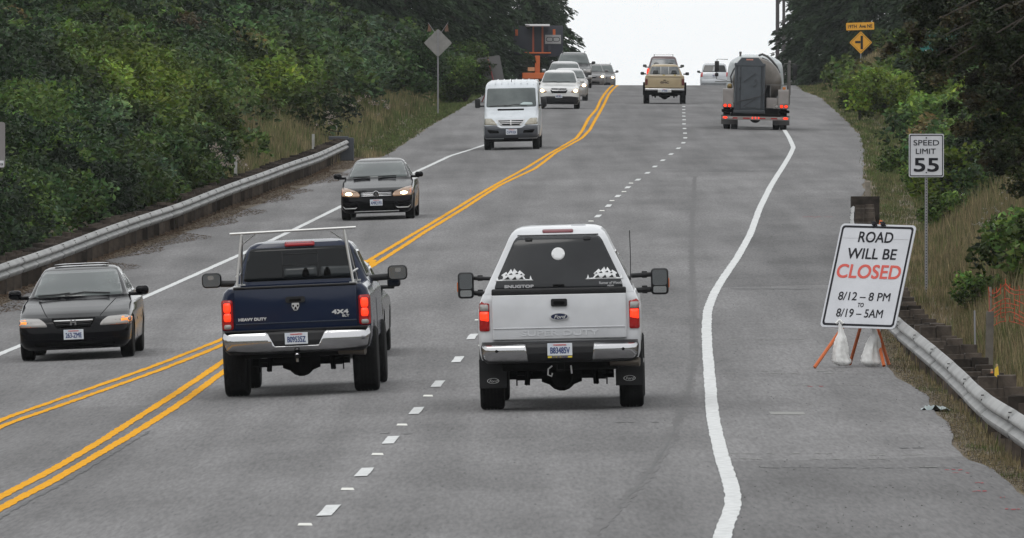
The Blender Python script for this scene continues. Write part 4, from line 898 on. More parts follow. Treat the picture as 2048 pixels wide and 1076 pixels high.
for s_ in (-1, 1):
    o = MB().box((0, 0, 0), (.27, .16, .205), .06).build('wing_mirror', PLA, r, smooth=50, loc=(s_*1.265, 2.55, 1.515))
    MB().prism(rrect(-.115,-.083,.115,.083,.045), -.085, -.079).build('mirror_glass', mat('mirror_glass', (0,0,0)), o); MB().prism(rrect(-s_*.09 if s_<0 else .02,.0,(.0 if s_<0 else .09) if s_>0 else .1,.06,.02) if False else rrect(.01*s_-.04,.01,.01*s_+.04,.065,.02), -.088, -.084).build('spot_mirror', mat('spot_glass', (0,0,0)), o)
    MB().tube([(-s_*.12, 0, -.05), (-s_*.38, -.05, -.06)], .045, 8).build('mirror_arm', PLA, o, smooth=50)
rk = MB().tube([(-.84, T+.16, 2.185), (.84, T+.16, 2.205)], .018, 10).build('rack_bar', mat('aluminium_rack', (.55,.55,.54), .4, metal=.7), r, smooth=60); RK = MATS['aluminium_rack']
for s_ in (-1, 1):
    for yy in (T+.16, .85):
        b = MB(); b.tube([(s_*.68, T+.16, 2.18), (s_*.775, yy*(.55 if yy > 0 else 1), 1.47)], .017, 8); b.tube([(s_*.695, T+.16, 2.03), (s_*.50, T+.16, 2.17)], .011, 6); b.box((s_*.775, yy*(.55 if yy > 0 else 1), 1.475), (.1, .14, .02))
        b.build('rack_leg', RK, r, smooth=60)
        b = MB(); b.tube([(s_*.60, yy, 2.19), (s_*.60, yy, 2.25)], .006, 5); b.tube([(s_*.66, yy, 2.19), (s_*.66, yy, 2.25)], .006, 5)
    MB().tube([(s_*.775, T+.16, 1.62), (s_*.775, .85, 1.62)], .014, 6).build('rack_rail', RK, r, smooth=60)
place(r, 606, 786.5, 0)
NAVYP = r
# ================ dark sedan hidden ahead of the navy pickup
def rear_car(kind, label, m, W, H, belt, L, spec, cat='car', R=.33, suv=True, roofw=.66, tailz=.95):
    """passenger car seen from behind; near = tail at -L/2"""
    r = root(kind, label, cat); n = -L/2
    near = [(.25,n+.1),(.34,n+.02),(.5,n),(tailz,n+.03),(belt,n+.08),(H-.12,n+.42),(H-.04,n+.50),(H,n+.8)] if suv else [(.22,n+.1),(.34,n+.02),(.55,n),(tailz-.08,n+.02),(tailz,n+.12),(tailz+.03,n+.5),(belt+.1,n+.85),(H-.1,n+1.5),(H-.03,n+1.75),(H,n+2.1)]
    far = [(.25,L/2-.1),(.6,L/2),(.8,L/2-.1),(belt-.05,L/2-1.1),(belt+.08,L/2-1.4),(H-.1,L/2-2.0),(H,L/2-2.5)]
    w_ = [(.25,W*.93),(.35,W*.985),(.65,W),(belt-.06,W*.975),(belt,W*.93),(belt+.05,W*.89),(H-.12,W*(roofw+.07)),(H-.05,W*roofw),(H-.015,W*(roofw-.1)),(H,W*(roofw-.25))]
    body = zloft('body', m, r, (.25, H, 24), near, far, w_, rn=[(.3,.2),(belt,.12),(H,.1)], rf=.25, bn=[(.3,.08),(belt,.07),(H,.06)], bf=.12)
    tr = bvh(body); fa = n+.95
    for s_ in 'rl': decal('side_window', tr, rpoly([(n+.9,belt+.06),(L/2-1.6,belt+.06),(L/2-2.1,H-.13),(n+.9,H-.13)], .06), GLS, r, s_, .005, .01)
    cut(body, [((fa, R), R*1.13, -2, 2), ((fa+L*.58, R), R*1.13, -2, 2)]); underbody(r, W-.22, n+.3, L/2-.3, .22, .5)
    for x in (-1, 1):
        for yy in (fa, fa+L*.58): wheel(r, x*(W-.13), yy, R, .23)
        mirror(r, x*(W+.10), L/2-1.75, belt+.12, .2, .14, PLA if m is not SLV else m, [(x*W*.88, L/2-1.7, belt+.05)], glass=True)
    return r, tr, n, fa
r, tr, n, fa = rear_car('dark_sedan', 'dark sedan almost wholly hidden in front of the navy pickup, its right mirror showing', BLK, .88, 1.45, .93, 4.7, None, suv=False)
decal('rear_window', tr, rpoly([(-.6,1.05),(.6,1.05),(.5,1.35),(-.5,1.35)], .05), GLS, r, 'n', .004, .01)
for x0 in (-.80, .50): decal('tail_light', tr, rrect(x0,.72,x0+.3,.86,.03), LRED, r, 'n')
put(r, (655-1024)*170./F, 170., fa)
# ================ tan pickup
r = root('tan_pickup', 'older tan pickup truck with chrome bumper, following a maroon suv up to the crest', 'pickup')
T = -1.15; W = .92
bed = zloft('bed', TAN, r, (.62, 1.30, 12), [(.62,T+.03),(.8,T),(1.30,T+.01)], 1.1, [(.62,.86),(.8,.90),(1.15,.90),(1.25,.885),(1.30,.85)], rn=.08, rf=.02, bn=.02, bf=0); tr = bvh(bed); cut(bed, [((0, .40), .48, -2, -.6), ((0, .40), .48, .6, 2)])
tg = MB().box((0, T-.005, 1.01), (1.50, .05, .56), .02).build('tailgate', TAN, r, smooth=40)
MB().box((0, T-.033, 1.235), (1.5, .012, .03), .004).build('tailgate_trim', mat('tan_edge', (.16,.12,.07), .5), tg); MB().box((0, T-.033, .75), (1.5, .012, .02), .004).build('tailgate_trim', mat('tan_edge', (0,0,0)), tg)
lettering_on(tg, 'GMC', .085, mat('brown_letter', (.07,.045,.03), .5), (0, T-.034, .985), sx=1.5, bold=.008); MB().box((0, T-.036, 1.09), (.12, .02, .03), .005).build('tailgate_handle', DRK, tg)
for x0 in (-.90, .775): decal('tail_light', tr, rrect(x0,.86,x0+.12,1.15,.02), mat('dark_red_lens', (.10,.015,.012), .3), r, 'n', .014)
bu = MB().box((0, T-.10, .655), (1.80, .16, .11), .03).build('bumper', CHR, r, smooth=40); MB().box((0, T-.12, .60), (.62, .15, .14), .02).build('bumper_step', SIL, bu); plate(r, 0, T-.21, .615, 'A71930K')
MB().box((0, T-.08, .555), (1.7, .1, .08), .02).build('rear_valance', DRK, r)
for s_ in (-1, 1):
    o = zloft('wheel_flare', DRK, r, (.40, .98, 8), [(.40,-.42),(.9,-.38),(.98,-.2)], [(.40,.42),(.9,.38),(.98,.2)], .99, rn=.02, rf=.02, bn=0, bf=0) if s_ < 0 else None
    for yy in (0, 2.95): wheel(r, s_*.83, yy, .40, .27, 'dark')
cut(bed, []); axle(r, 0, .40, .7); underbody(r, .68, T+.1, 3.4, .48, .7)
cab = pickup_cab(r, TAN, .89, 1.12, 2.95, .55, 1.26, 1.80, 1.22, 1.55, roofw=.66); tb = bvh(cab)
rw = decal('rear_window', tb, rpoly([(-.70,1.33),(.70,1.33),(.60,1.69),(-.60,1.69)], .05), mat('pale_glass', (.09,.10,.105), .12, col2=(.16,.17,.18), nscale=4.), r, 'n', .006, .01)
for a in (-.19, .17): decal('window_divider', tb, rrect(a,1.34,a+.02,1.68,.002), SIL, rw, 'n', .012, .006, cell=.2)
for x_ in (-.42, .42): decal('headrest', tb, rpoly([(x_-.14,1.34),(x_+.14,1.34),(x_+.10,1.52),(x_-.10,1.52)], .04), GLS, rw, 'n', .010, .002)
decal('window_trim', tb, rrect(-.72,1.295,.72,1.315,.004), SIL, rw, 'n', .01)
for x_ in (-.05, .45): MB().prism(rpoly([(x_-.06,1.28),(x_+.08,1.27),(x_+.06,1.33),(x_-.04,1.33)], .01), T+.02, T+.12).build('tie_strap', mat('yellow_strap', (.40,.30,.03), .6), r)
for s_ in (-1, 1): mirror(r, s_*1.03, 2.45, 1.36, .17, .14, PLA, [(s_*.85, 2.45, 1.34)], r=.04)
for s_ in 'rl': decal('side_window', tb, rpoly([(1.3,1.32),(2.4,1.32),(2.1,1.68),(1.3,1.70)], .05), GLS, r, s_, .006, .01)
place(r, 1329, 207.5, 0)
# ================ maroon suv beyond it
r, tr, n, fa = rear_car('suv', 'dark maroon suv with roof rack and see-through rear window, ahead of the tan pickup', MAR, .90, 1.78, 1.12, 4.5, None, cat='suv', R=.37)
decal('rear_window', tr, rpoly([(-.72,1.20),(.72,1.20),(.60,1.62),(-.60,1.62)], .06), mat('pale_glass', (0,0,0)), r, 'n', .004, .01)
for x_ in (-.38, .38): decal('headrest', tr, rpoly([(x_-.16,1.22),(x_+.16,1.22),(x_+.11,1.42),(x_-.11,1.42)], .04), GLS, r, 'n', .010, .002)
for x0 in (-.88, .76): decal('tail_light', tr, rrect(x0,.80,x0+.12,1.12,.02), LLIT if x0 < 0 else LRED, r, 'n', .014)
decal('bumper', tr, rrect(-.86,.36,.86,.60,.04), PLA, r, 'n', .05)
for s_ in (-1, 1): MB().tube([(s_*.50,n+.6,1.78),(s_*.50,n+.75,1.85),(s_*.50,.6,1.85),(s_*.50,.8,1.78)], .018, 6).build('roof_rail', PLA, r)
MB().tube([(-.50,n+.8,1.85),(.50,n+.8,1.85)], .018, 6).build('rack_bar', SIL, r); MB().tube([(-.50,.2,1.85),(.50,.2,1.85)], .018, 6).build('rack_bar', SIL, r)
put(r, (1326.5-1024)*606./F, 606., fa)
# ================ silver minivan dipping over the crest
r, tr, n, fa = rear_car('minivan', 'pale silver minivan sinking beyond the crest, left of the tanker truck', paint('paint_pale_silver', (.42,.44,.46), .3, .5, .2), .95, 1.76, 1.10, 4.9, None, cat='minivan', roofw=.72)
decal('rear_window', tr, rpoly([(-.78,1.16),(.78,1.16),(.66,1.62),(-.66,1.62)], .06), GLS, r, 'n', .004, .01)
decal('rear_window_light', tr, rpoly([(-.16,1.19),(.16,1.19),(.16,1.56),(-.05,1.56)], .03), mat('pale_glass', (0,0,0)), r, 'n', .008, .002)
for x0 in (-.93, .78): decal('tail_light', tr, rrect(x0,.85,x0+.15,1.16,.03), mat('tail_red', (.4,.03,.03), .3), r, 'n', .014)
decal('bumper', tr, rrect(-.9,.40,.9,.66,.04), MATS['paint_pale_silver'], r, 'n', .05)
plate(r, 0, n-.02, .93, 'B55512C')
put(r, (1429-1024)*752./F, 752., fa)
# ================ pumper truck carrying a portable toilet
r = root('tank_truck', 'white tank truck with beige side boxes and red lamps in the right lane', 'truck')
BEI = mat('beige_enamel', (.22,.20,.19), .5, noise=.08, nscale=4.); STE = mat('tank_steel', (.17,.155,.14), .38, metal=.7, col2=(.10,.09,.08), nscale=1.5)
WTR = paint('paint_truck_white', (.42,.45,.46), .35, .3)
b = MB(); b.lathe([(.2,-1.75),(.65,-1.70),(.88,-1.58),(.93,-1.45),(.93,2.6),(.88,2.75),(.2,2.85)], c=(.05, 1.1, 1.80), axis='y', n=48); tank = b.build('tank', STE, r, smooth=50)
for yy in (-.1, 1.1, 2.3): MB().lathe([(.945,-.03),(.95,0),(.945,.03)], c=(.05, 1.1+yy-.3, 1.80), axis='y', n=48, close=False).build('tank_band', STE, tank, smooth=40)
cab = zloft('cab', WTR, r, (.9, 2.83, 26), [(.9,3.95),(2.5,3.95),(2.75,4.05),(2.83,4.3)], [(.9,5.6),(1.5,5.6),(2.2,5.4),(2.7,5.0),(2.83,4.6)], [(.9,1.12),(1.5,1.12),(1.9,1.09),(2.35,1.05),(2.52,1.0),(2.62,.90),(2.72,.72),(2.79,.60),(2.83,.45)], rn=.18, rf=.25, bn=.03, bf=.1)
zloft('hood', WTR, r, (.7, 1.6, 10), [(.7,5.5),(1.6,5.5)], [(.7,7.1),(1.4,7.0),(1.6,6.6)], .95, rn=.05, rf=.25)
MB().box((0, 3.0, .78), (.86, 7.8, .26), .01).build('chassis', UND, r)
for s_ in (-1, 1):
    x0 = -1.26 if s_ < 0 else .84
    b = MB(); b.box((s_*1.055, -.9, 1.20), (.42, 1.1, .70), .025); bx_ = b.build('toolbox', BEI, r, smooth=40)
    MB().box((s_*1.055, -1.455, 1.24), (.36, .02, .50), .01).build('toolbox_door', BEI, bx_)
    for (yy, dual) in ((0, True), (5.9, False)):
        wheel(r, s_*1.08, yy, .50, .26, 'chrome', .55)
        if dual: wheel(r, s_*.80, yy, .50, .26, 'chrome', .55)
    MB().box((s_*1.00, -.62, .36), (.62, .015, .36), .004).build('mud_flap', mat('grey_rubber', (.085,.08,.08), .7), r)
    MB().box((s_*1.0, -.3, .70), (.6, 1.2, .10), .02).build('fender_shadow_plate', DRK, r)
MB().box((.62, -1.0, 1.03), (.44, .7, .40), .02).build('pump_box', BEI, r, smooth=40)
MB().box((.98, -1.47, .90), (.62, .05, .16), .01).build('lamp_panel', BEI, r); MB().box((-1.06, -1.47, .92), (.44, .05, .16), .01).build('lamp_panel', BEI, r)
for x, m_ in ((-1.17,LLIT),(-1.0,LLIT),(.80,LCLR),(.99,LLIT),(1.16,LLIT)):
    o = MB().lathe([(.072,0),(.072,-.02)], c=(0,0,0), axis='y', n=18).build('lamp_housing', DRK, r, loc=(x, -1.495, .91)); MB().lathe([(.060,0),(.055,-.012)], c=(0,-.02,0), axis='y', n=18).build('lamp_bulb', m_, o)
bar = MB().box((0, -1.55, .44), (2.58, .10, .13), .01).build('bumper', mat('bumper_beige', (.20,.18,.17), .5), r)
for a in (-.82, -.35, .25, .72): MB().box((a, -1.604, .44), (.26, .006, .045)).build('reflector_strip', LRED, bar)
for x, w_, m_ in ((-1.16,.17,LLIT),(-.94,.15,LCLR),(.90,.15,LCLR),(1.15,.2,LLIT),(-.12,.05,LLIT),(0,.05,LLIT),(.12,.05,LLIT)): MB().prism(ell(x,.455,w_/2,.042,16), -1.625, -1.60).build('marker_lamp', m_, bar)
b = MB(); b.tube([(-.7,0,.5),(.7,0,.5)], .07, 8); b.lathe([(.05,-.2),(.22,-.12),(.24,.1),(.1,.25)], c=(0,0,.48), axis='y', n=16); b.build('axle', UND, r)
MB().box((0, -1.2, .56), (1.9, .6, .10)).build('lower_deck', UND, r); MB().box((.62, -.9, .72), (.50, .6, .30), .02).build('pump', DRK, r); MB().box((.47, -.6, 1.3), (.2, .5, .9), .03).build('pump_pipework', UND, r)
# grab rails, rack, stack, hose, mirrors
GRM = mat('dull_grey_metal', (.13,.125,.12), .5, metal=.4)
b = MB(); b.box((.85, -1.3, 1.73), (.96, .05, .035)); b.box((.55, -1.3, 1.35), (.03, .03, .75)); b.box((1.31, -1.3, 1.55), (.03, .03, .4)); b.build('side_rack', GRM, r)
MB().box((-1.2, .8, 1.80), (.75, .04, .03)).build('hose_rail', GRM, r)
b = MB(); b.tube([(1.29, 3.7, .9), (1.29, 3.7, 2.45)], .065, 12); b.tube([(1.29, 3.7, 2.45), (1.29, 3.7, 2.52), (1.31, 3.6, 2.60)], .05, 10); b.build('exhaust_stack', GRM, r, smooth=50)
b = MB(); b.tube([(-.60, 3.9, 2.75), (-.60, 3.9, 2.92)], .04, 8); b.box((-.60, 3.9, 2.90), (.10, .1, .08), .02); b.build('air_horn', GRM, r)
hs_ = [(.10,.4,2.83),(.22,.3,2.88),(.42,.2,2.80),(.62,.2,2.62),(.78,.2,2.42),(.90,.2,2.16)]
MB().tube(hs_, .045, 8).build('hand_rail', mat('dark_hose', (.03,.028,.03), .5), r, smooth=50); MB().tube([(a, y_-.1, z_-.14) for a, y_, z_ in hs_[1:]], .022, 6).build('hand_rail', MATS['dark_hose'], r, smooth=50)
MB().tube([(-.93,0,1.75),(-.98,0,2.0),(-.86,0,2.28),(-.74,0,2.42)], .03, 6).build('suction_hose', MATS['dark_hose'], r, smooth=50)
MB().tube([(-.86,-1.5,1.0),(-.75,-1.62,1.05),(.10,-1.62,1.27),(.30,-1.62,1.36),(.40,-1.45,1.70)], .014, 6).build('tie_strap', MATS['dark_hose'], r, smooth=50)
b = MB(); b.lathe([(.04,-.1),(.12,-.06),(.12,.06),(.04,.1)], c=(-1.0,.2,1.62), axis='x', n=10); b.build('valve', mat('brass_fitting', (.20,.14,.05), .5, metal=.5), r, smooth=40)
o = MB().box((1.08, -.9, 1.60), (.12, .1, .10), .01).build('warning_label', mat('orange_label', (.45,.16,.03), .6), r)
for s_ in (-1, 1):
    x = s_*1.50 if s_ < 0 else 1.53
    o = MB().box((0,0,0), (.17, .14, .42), .03).build('wing_mirror', PLA, r, smooth=50, loc=(x, 5.0, 2.34 if s_ < 0 else 2.25)); MB().box((0,0,-.32), (.14, .12, .14), .03).build('spot_mirror', PLA, o, smooth=50)
    b = MB(); b.tube([(x*.72, 4.9, 2.62 if s_ < 0 else 2.5), (x, 4.95, 2.62 if s_ < 0 else 2.5), (x, 5.0, 1.85 if s_ < 0 else 1.75), (x*.72, 4.9, 1.80 if s_ < 0 else 1.72)], .016, 6); b.build('mirror_bracket', GRM, r)
place(r, 1510, 258.5, 0)
TRK = r
# the toilet rides on the truck but is a thing of its own
t_ = root('portable_toilet', 'dark grey portable toilet strapped upright on the rear of the tank truck', 'portable toilet')
PTG = mat('grey_moulded_plastic', (.045,.053,.062), .55, noise=.08, nscale=5.); PTD = mat('grey_moulded_edge', (.022,.026,.031), .6)
MB().box((0, 0, 1.0), (1.16, 1.10, 1.78), .03).build('cabin', PTG, t_, smooth=40)
b = MB(); b.prism([(-.60,1.84),(.60,1.84),(.58,1.93),(.50,1.93),(.32,2.14),(-.32,2.14),(-.50,1.93),(-.58,1.93)], -.58, .58); b.build('roof', PTG, t_)
MB().box((0, 0, .07), (1.22, 1.16, .14), .03).build('base_skid', PTD, t_, smooth=40)
dr = MB().prism(rrect(-.33,.20,.42,1.80,.03), -.575, -.545).build('door', PTG, t_)
b = MB()
for xx in (-.50, -.36, .50, .44): b.box((xx, -.565, 1.0), (.03, .03, 1.65), .01)
for P in (((-.22,1.22),(.22,1.55)), ((-.22,.28),(.26,.60)), ((.12,1.02),(.28,1.15))):
    (xa, za), (xb, zb_) = P; nx, nz = -(zb_-za), xb-xa; l_ = math.hypot(nx, nz); nx, nz = nx/l_*.022, nz/l_*.022
    b.prism([(xa-nx,za-nz),(xb-nx,zb_-nz),(xb+nx,zb_+nz),(xa+nx,za+nz)], -.60, -.57)
b.prism(rrect(-.16,.22,.26,.26,.01), -.59, -.57); b.box((0, -.56, 1.18), (1.14, .03, .012)); b.build('moulded_ribs', PTD, t_)['kind'] = 'stuff'
b = MB(); b.lathe([(.05,0),(.05,-.03)], c=(.22,-.575,1.28), axis='y', n=12); b.build('door_latch', PTD, dr)
for zz in (.35, .95, 1.35): MB().box((-.38, -.59, zz), (.06, .03, .09), .005).build('hinge', PTD, dr)
MB().box((-.02, -.59, 2.07), (.26, .012, .05)).build('orange_sticker', mat('pink_print', (.50,.22,.17), .6), t_)
bpy.context.view_layer.update()
t_.matrix_world = TRK.matrix_world @ Matrix.Translation((-.245, -1.02, .61))
# ------------------------------------------------------------------ signs and small roadside things
SGN = mat('sign_white', (.50,.51,.54), .5, spec=.3, noise=.04, nscale=3.); INK = mat('sign_black', (.010,.010,.014), .6, spec=.2); SRED = mat('sign_red', (.52,.07,.05), .5); ORG = mat('orange_steel', (.50,.11,.02), .5)
SBK = mat('sign_back', (.20,.195,.185), .5, metal=.3, noise=.1, nscale=4.); YEL = mat('sign_yellow', (.62,.30,.012), .5); GRN = mat('sign_green', (.0,.10,.085), .5); STL = mat('post_steel', (.22,.22,.23), .5, metal=.4)
def wtext(parent, s, x, z, size, width, m, bold=.004, y=-.009, shear=0.):
    o = text('lettering', s, size, m, parent, (x, y, z), bold=bold, shear=shear, extr=.0005); bb = [v.co.x for v in o.data.vertices]; k = width/(max(bb)-min(bb)); cx = (max(bb)+min(bb))/2
    for v in o.data.vertices: v.co.x = (v.co.x-cx)*k
    return o
def frame_poly(mb, w, h, r, t_, y0, y1):
    a = rrect(-w/2, -h/2, w/2, h/2, r, 5); b = rrect(-w/2+t_, -h/2+t_, w/2-t_, h/2-t_, max(.005, r-t_*.6), 5); n = len(a)
    vs = [(x, y0, z) for x, z in a]+[(x, y0, z) for x, z in b]+[(x, y1, z) for x, z in a]+[(x, y1, z) for x, z in b]
    fs = []
    for i in range(n):
        j = (i+1) % n; fs += [(i, j, n+j, n+i), (2*n+j, 2*n+i, 3*n+i, 3*n+j), (i, 2*n+i, 2*n+j, j), (n+j, 3*n+j, 3*n+i, n+i)]
    return mb.add(vs, fs)
# road closed sign on a folding stand
D = hit(1702, 722)[1]-3.2; X = (1702-1024)*D/F; zg = float(zr(X, D))
r = root('road_closed_sign', 'tilted white sign reading ROAD WILL BE CLOSED on an orange folding stand', 'sign'); r.location = (X, D, zg)
c_ = px(1736.5, 552.5, D)-Vector((X, D, zg))
Rb = Matrix.Rotation(math.radians(-33), 3, 'Z') @ Matrix.Rotation(math.radians(-19.5), 3, 'X') @ Matrix.Rotation(math.radians(1.6), 3, 'Y')
W_, H_ = 1.22, 1.52
bd = MB().prism(rrect(-W_/2, -H_/2, W_/2, H_/2, .06), -.006, .010).build('sign_panel', SGN, r, loc=c_); bd.rotation_euler = Rb.to_euler()
frame_poly(MB(), W_-.055, H_-.055, .05, .030, -.010, -.004).build('border', INK, bd)
for s_, x_, z_, h_, w_, m_ in (('ROAD',-.0,.57,.16,.56,INK),('WILL BE',-.01,.325,.16,.80,INK),('CLOSED',-.0,.065,.205,1.04,SRED),('8/12 – 8 PM',.01,-.30,.125,.84,INK),('TO',-.02,-.425,.062,.10,INK),('8/19 – 5AM',-.01,-.545,.125,.75,INK)):
    wtext(bd, s_, x_, z_, h_, w_, m_, bold={'ROAD':.003,'WILL BE':.003,'CLOSED':.005}.get(s_, .0015), shear=0)
MB().box((0, -.008, .70-.15), (W_-.16, .003, .003)).build('panel_seam', mat('pale_seam', (.40,.40,.42), .5), bd)
b = MB()
for x_ in (-.07, .07): b.box((x_, -.01, H_/2+.005), (.05, .06, .06), .01); b.tube([(x_-.05, -.02, H_/2+.03), (x_+.05, -.02, H_/2-.02)], .012, 6)
b.build('panel_clamps', INK, bd)['kind'] = 'stuff'
MB().tube([(0, .03, -.6), (0, .03, H_/2+.07)], .022, 8).build('mast', ORG, bd)
def rel(x, y, D2): return px(x, y, D2)-Vector((X, D, zg))
for name_, P in (('leg', ((1629,717,D-.3),(1690,648,D+.1))), ('leg', ((1778,716,D+.15),(1752,648,D+.2))), ('leg', ((1768,722,D-.3),(1750,650,D+.2))), ('leg', ((1700,700,D+1.0),(1725,640,D+.2)))):
    q = [rel(*a) for a in P]; q[0].z = float(zr(q[0].x+X, q[0].y+D))-zg+.02
    MB().tube(q, .024, 6).build('leg', ORG, r)
MB().tube([rel(1690,648,D+.1), rel(1752,648,D+.2)], .02, 6).build('cross_bar', ORG, r)
# sandbags hang from the stand: things of their own
def sandbag(x, y0, y1, w0, label, lean):
    top = px(x, y0, D-.08); bot = px(x, y1, D-.08); H = top.z-bot.z; vs = []; n = 28; L = 22
    for i in range(L+1):
        t_ = i/L; rad = w0*(.10+.28*min(1, t_*3)+.62*max(0, t_-.25)**.8/.79)*(1 if t_ < .93 else 1-(t_-.93)*8)
        for k in range(n):
            a = 2*math.pi*k/n; rr = rad*(1+.20*math.sin(4*a+t_*4)*(1-t_*.6)+.10*math.sin(9*a-5*t_)+.07*random.uniform(-1, 1))
            vs.append((rr*math.cos(a)+lean*t_*t_+.02*math.sin(6*t_), rr*.75*math.sin(a), H*(1-t_)+.012*math.sin(3*a+8*t_)*(t_ < .9)))
    fs = [(i*n+k, i*n+(k+1) % n, (i+1)*n+(k+1) % n, (i+1)*n+k) for i in range(L) for k in range(n)]+[tuple(L*n+k for k in range(n))[::-1]]
    o = obj('sandbag', vs, fs, mat('sandbag_plastic', (.64,.64,.63), .5, noise=.06, nscale=14., bump=.4), smooth=75); o.location = (top.x, top.y, bot.z); 
    k = MB(); k.tube([(-.05,0,H),(0,.0,H+.05),(.05,0,H)], .02, 8); k.build('tied_neck', MATS['sandbag_plastic'], o, smooth=60)
    return tag(o, label, 'sandbag', 'sandbags weighing down the sign stand')
sandbag(1679, 647, 732, .13, 'narrow white sandbag on the left foot of the closure sign stand', .06); sandbag(1746, 650, 733, .145, 'fuller white sandbag on the right foot of the closure sign stand', -.01)
# speed limit
def post_sign(name, label, x, y, D_, w_, h_, ybase, poly=None, mt=None, group=None, r_=.03, yaw=0., pw=.05):
    t0 = px(x, y, D_); zb = float(terrain(t0.x, D_)); r = root(name, label, 'sign', group); r.location = (t0.x, D_, zb); r.rotation_euler[2] = yaw
    bd = MB().prism(poly or rrect(-w_/2, -h_/2, w_/2, h_/2, r_), -.004, .004).build('sign_panel', mt or SGN, r, loc=(0, -.03, t0.z-zb))
    po = MB().box((0, .01, (t0.z-zb+h_/2-.3)/2), (pw, pw*.8, t0.z-zb+h_/2+.2), .006).build('post', STL, r)
    return r, bd, po, t0.z-zb
r, bd, po, hh = post_sign('speed_limit_sign', 'white SPEED LIMIT 55 sign on a perforated steel post in the right verge grass', 1852.5, 311, 200., .615, .76, 600)
frame_poly(MB(), .585, .73, .03, .016, -.009, -.003).build('border', INK, bd)
wtext(bd, 'SPEED', 0, .225, .098, .45, INK, .0008); wtext(bd, 'LIMIT', -.01, .075, .098, .35, INK, .0008); wtext(bd, '55', 0, -.165, .245, .44, INK, .006)
for zz in (.31, -.30): MB().lathe([(.012,0),(.010,-.012)], c=(0,-.005,zz), axis='y', n=10).build('bolt', DRK, bd)
b = MB()
for i in range(60): b.box((0, -.012, hh-.42-i*.05), (.016, .004, .016))
b.build('post_holes', DRK, po)['kind'] = 'stuff'
# crossroad warning sign with its street name plate
dm = lambda s: [(0,-s),(s,0),(0,s),(-s,0)]
r, bd, po, hh = post_sign('warning_sign', 'yellow diamond side-road warning sign under a 19TH AVE NE plate, right bank', 1721.5, 85, 560., 1.0, 1.0, 140, poly=rpoly(dm(.56), .05), mt=YEL, pw=.06)
frame_poly(MB(), .70, .70, .03, .015, -.010, -.003).build('border', INK, bd).rotation_euler[1] = math.radians(45)
b = MB(); b.box((.05, -.01, -.0), (.12, .008, .66)); b.build('side_road_symbol', INK, bd); MB().box((-.145, -.011, .02), (.26, .008, .11)).build('side_road_symbol', INK, bd)
o = MB().prism(rrect(-.69,-.185,.69,.185,.03), -.004, .004).build('name_plate', YEL, r, loc=(-.03, -.03, hh+.80)); o.rotation_euler[1] = math.radians(-2); wtext(o, '19TH  Ave NE', 0, 0, .17, 1.2, INK, .006)
# green street sign behind the branches
r, bd, po, hh = post_sign('street_sign', 'green street name sign half hidden behind the branches of the dark leafy tree', 1866, 106, 400., .90, .45, 160, mt=GRN)
wtext(bd, 'Lane', 0, .02, .18, .56, SGN, .006); MB().box((0,-.006,-.21), (.87,.004,.015)).build('border', SGN, bd)
o = MB().prism(rrect(-.56,-.22,.56,.22,.02), -.004, .004).build('upper_panel', GRN, r, loc=(.26, -.04, hh+.42)); wtext(o, 'wood', .05, 0, .18, .64, SGN, .006)
# back of a diamond sign with two faded flags
r, bd, po, hh = post_sign('diamond_sign', 'grey back of a diamond sign with two faded flags on top, left verge', 876, 86, 480., 1., 1., 205, poly=rpoly(dm(.60), .05), mt=SBK, pw=.06)
MB().box((0, -.03, 0), (.05, .04, 1.1)).build('back_rail', STL, bd)
for s_ in (-1, 1):
    b = MB(); b.tube([(s_*.12,0,.42),(s_*.42,0,.86)], .012, 5); b.build('flag_stick', STL, bd); MB().prism([(s_*.40,.84),(s_*.27,.56),(s_*.33,.45),(s_*.38,.52),(s_*.45,.46)], .0, .006).build('flag', mat('faded_flag', (.14,.085,.06), .9, spec=.1), bd)
# back of a grey sign at the left picture edge
r, bd, po, hh = post_sign('sign_back', 'grey back of a road sign cut off by the left edge of the view', -24, 290, 218., .66, .88, 500, mt=mat('sign_back_dull', (.17,.16,.16), .6), r_=.05)
MB().box((.26, -.007, -.36), (.09, .004, .12)).build('inventory_sticker', SGN, bd); text('sticker_print', '15', .04, INK, bd, (.26, -.012, -.37), bold=.003)
# leaning dark sign back on a stand behind the van
zb = float(zr(-.98, 520)); r = root('portable_sign', 'dark grey back of a leaning portable sign with a red strut, behind the white van', 'sign'); r.location = (-.98, 520, zb)
o = MB().prism(rrect(-.56,-.75,.56,.75,.05), -.01, .01).build('sign_panel', mat('dark_sign_back', (.065,.062,.062), .7), r, loc=(0,0,1.35)); o.rotation_euler = (math.radians(-12), math.radians(-9), math.radians(8))
MB().tube([(-.15,-.2,2.1),(.15,-.25,.9),(.25,-.3,.02)], .03, 6).build('strut', mat('red_strut', (.22,.02,.02), .5), r); MB().tube([(.25,.5,.0),(.1,.0,.8)], .03, 6).build('leg', MATS['red_strut'], r); MB().tube([(-.4,-.3,.0),(-.05,.0,.8)], .03, 6).build('leg', MATS['red_strut'], r)
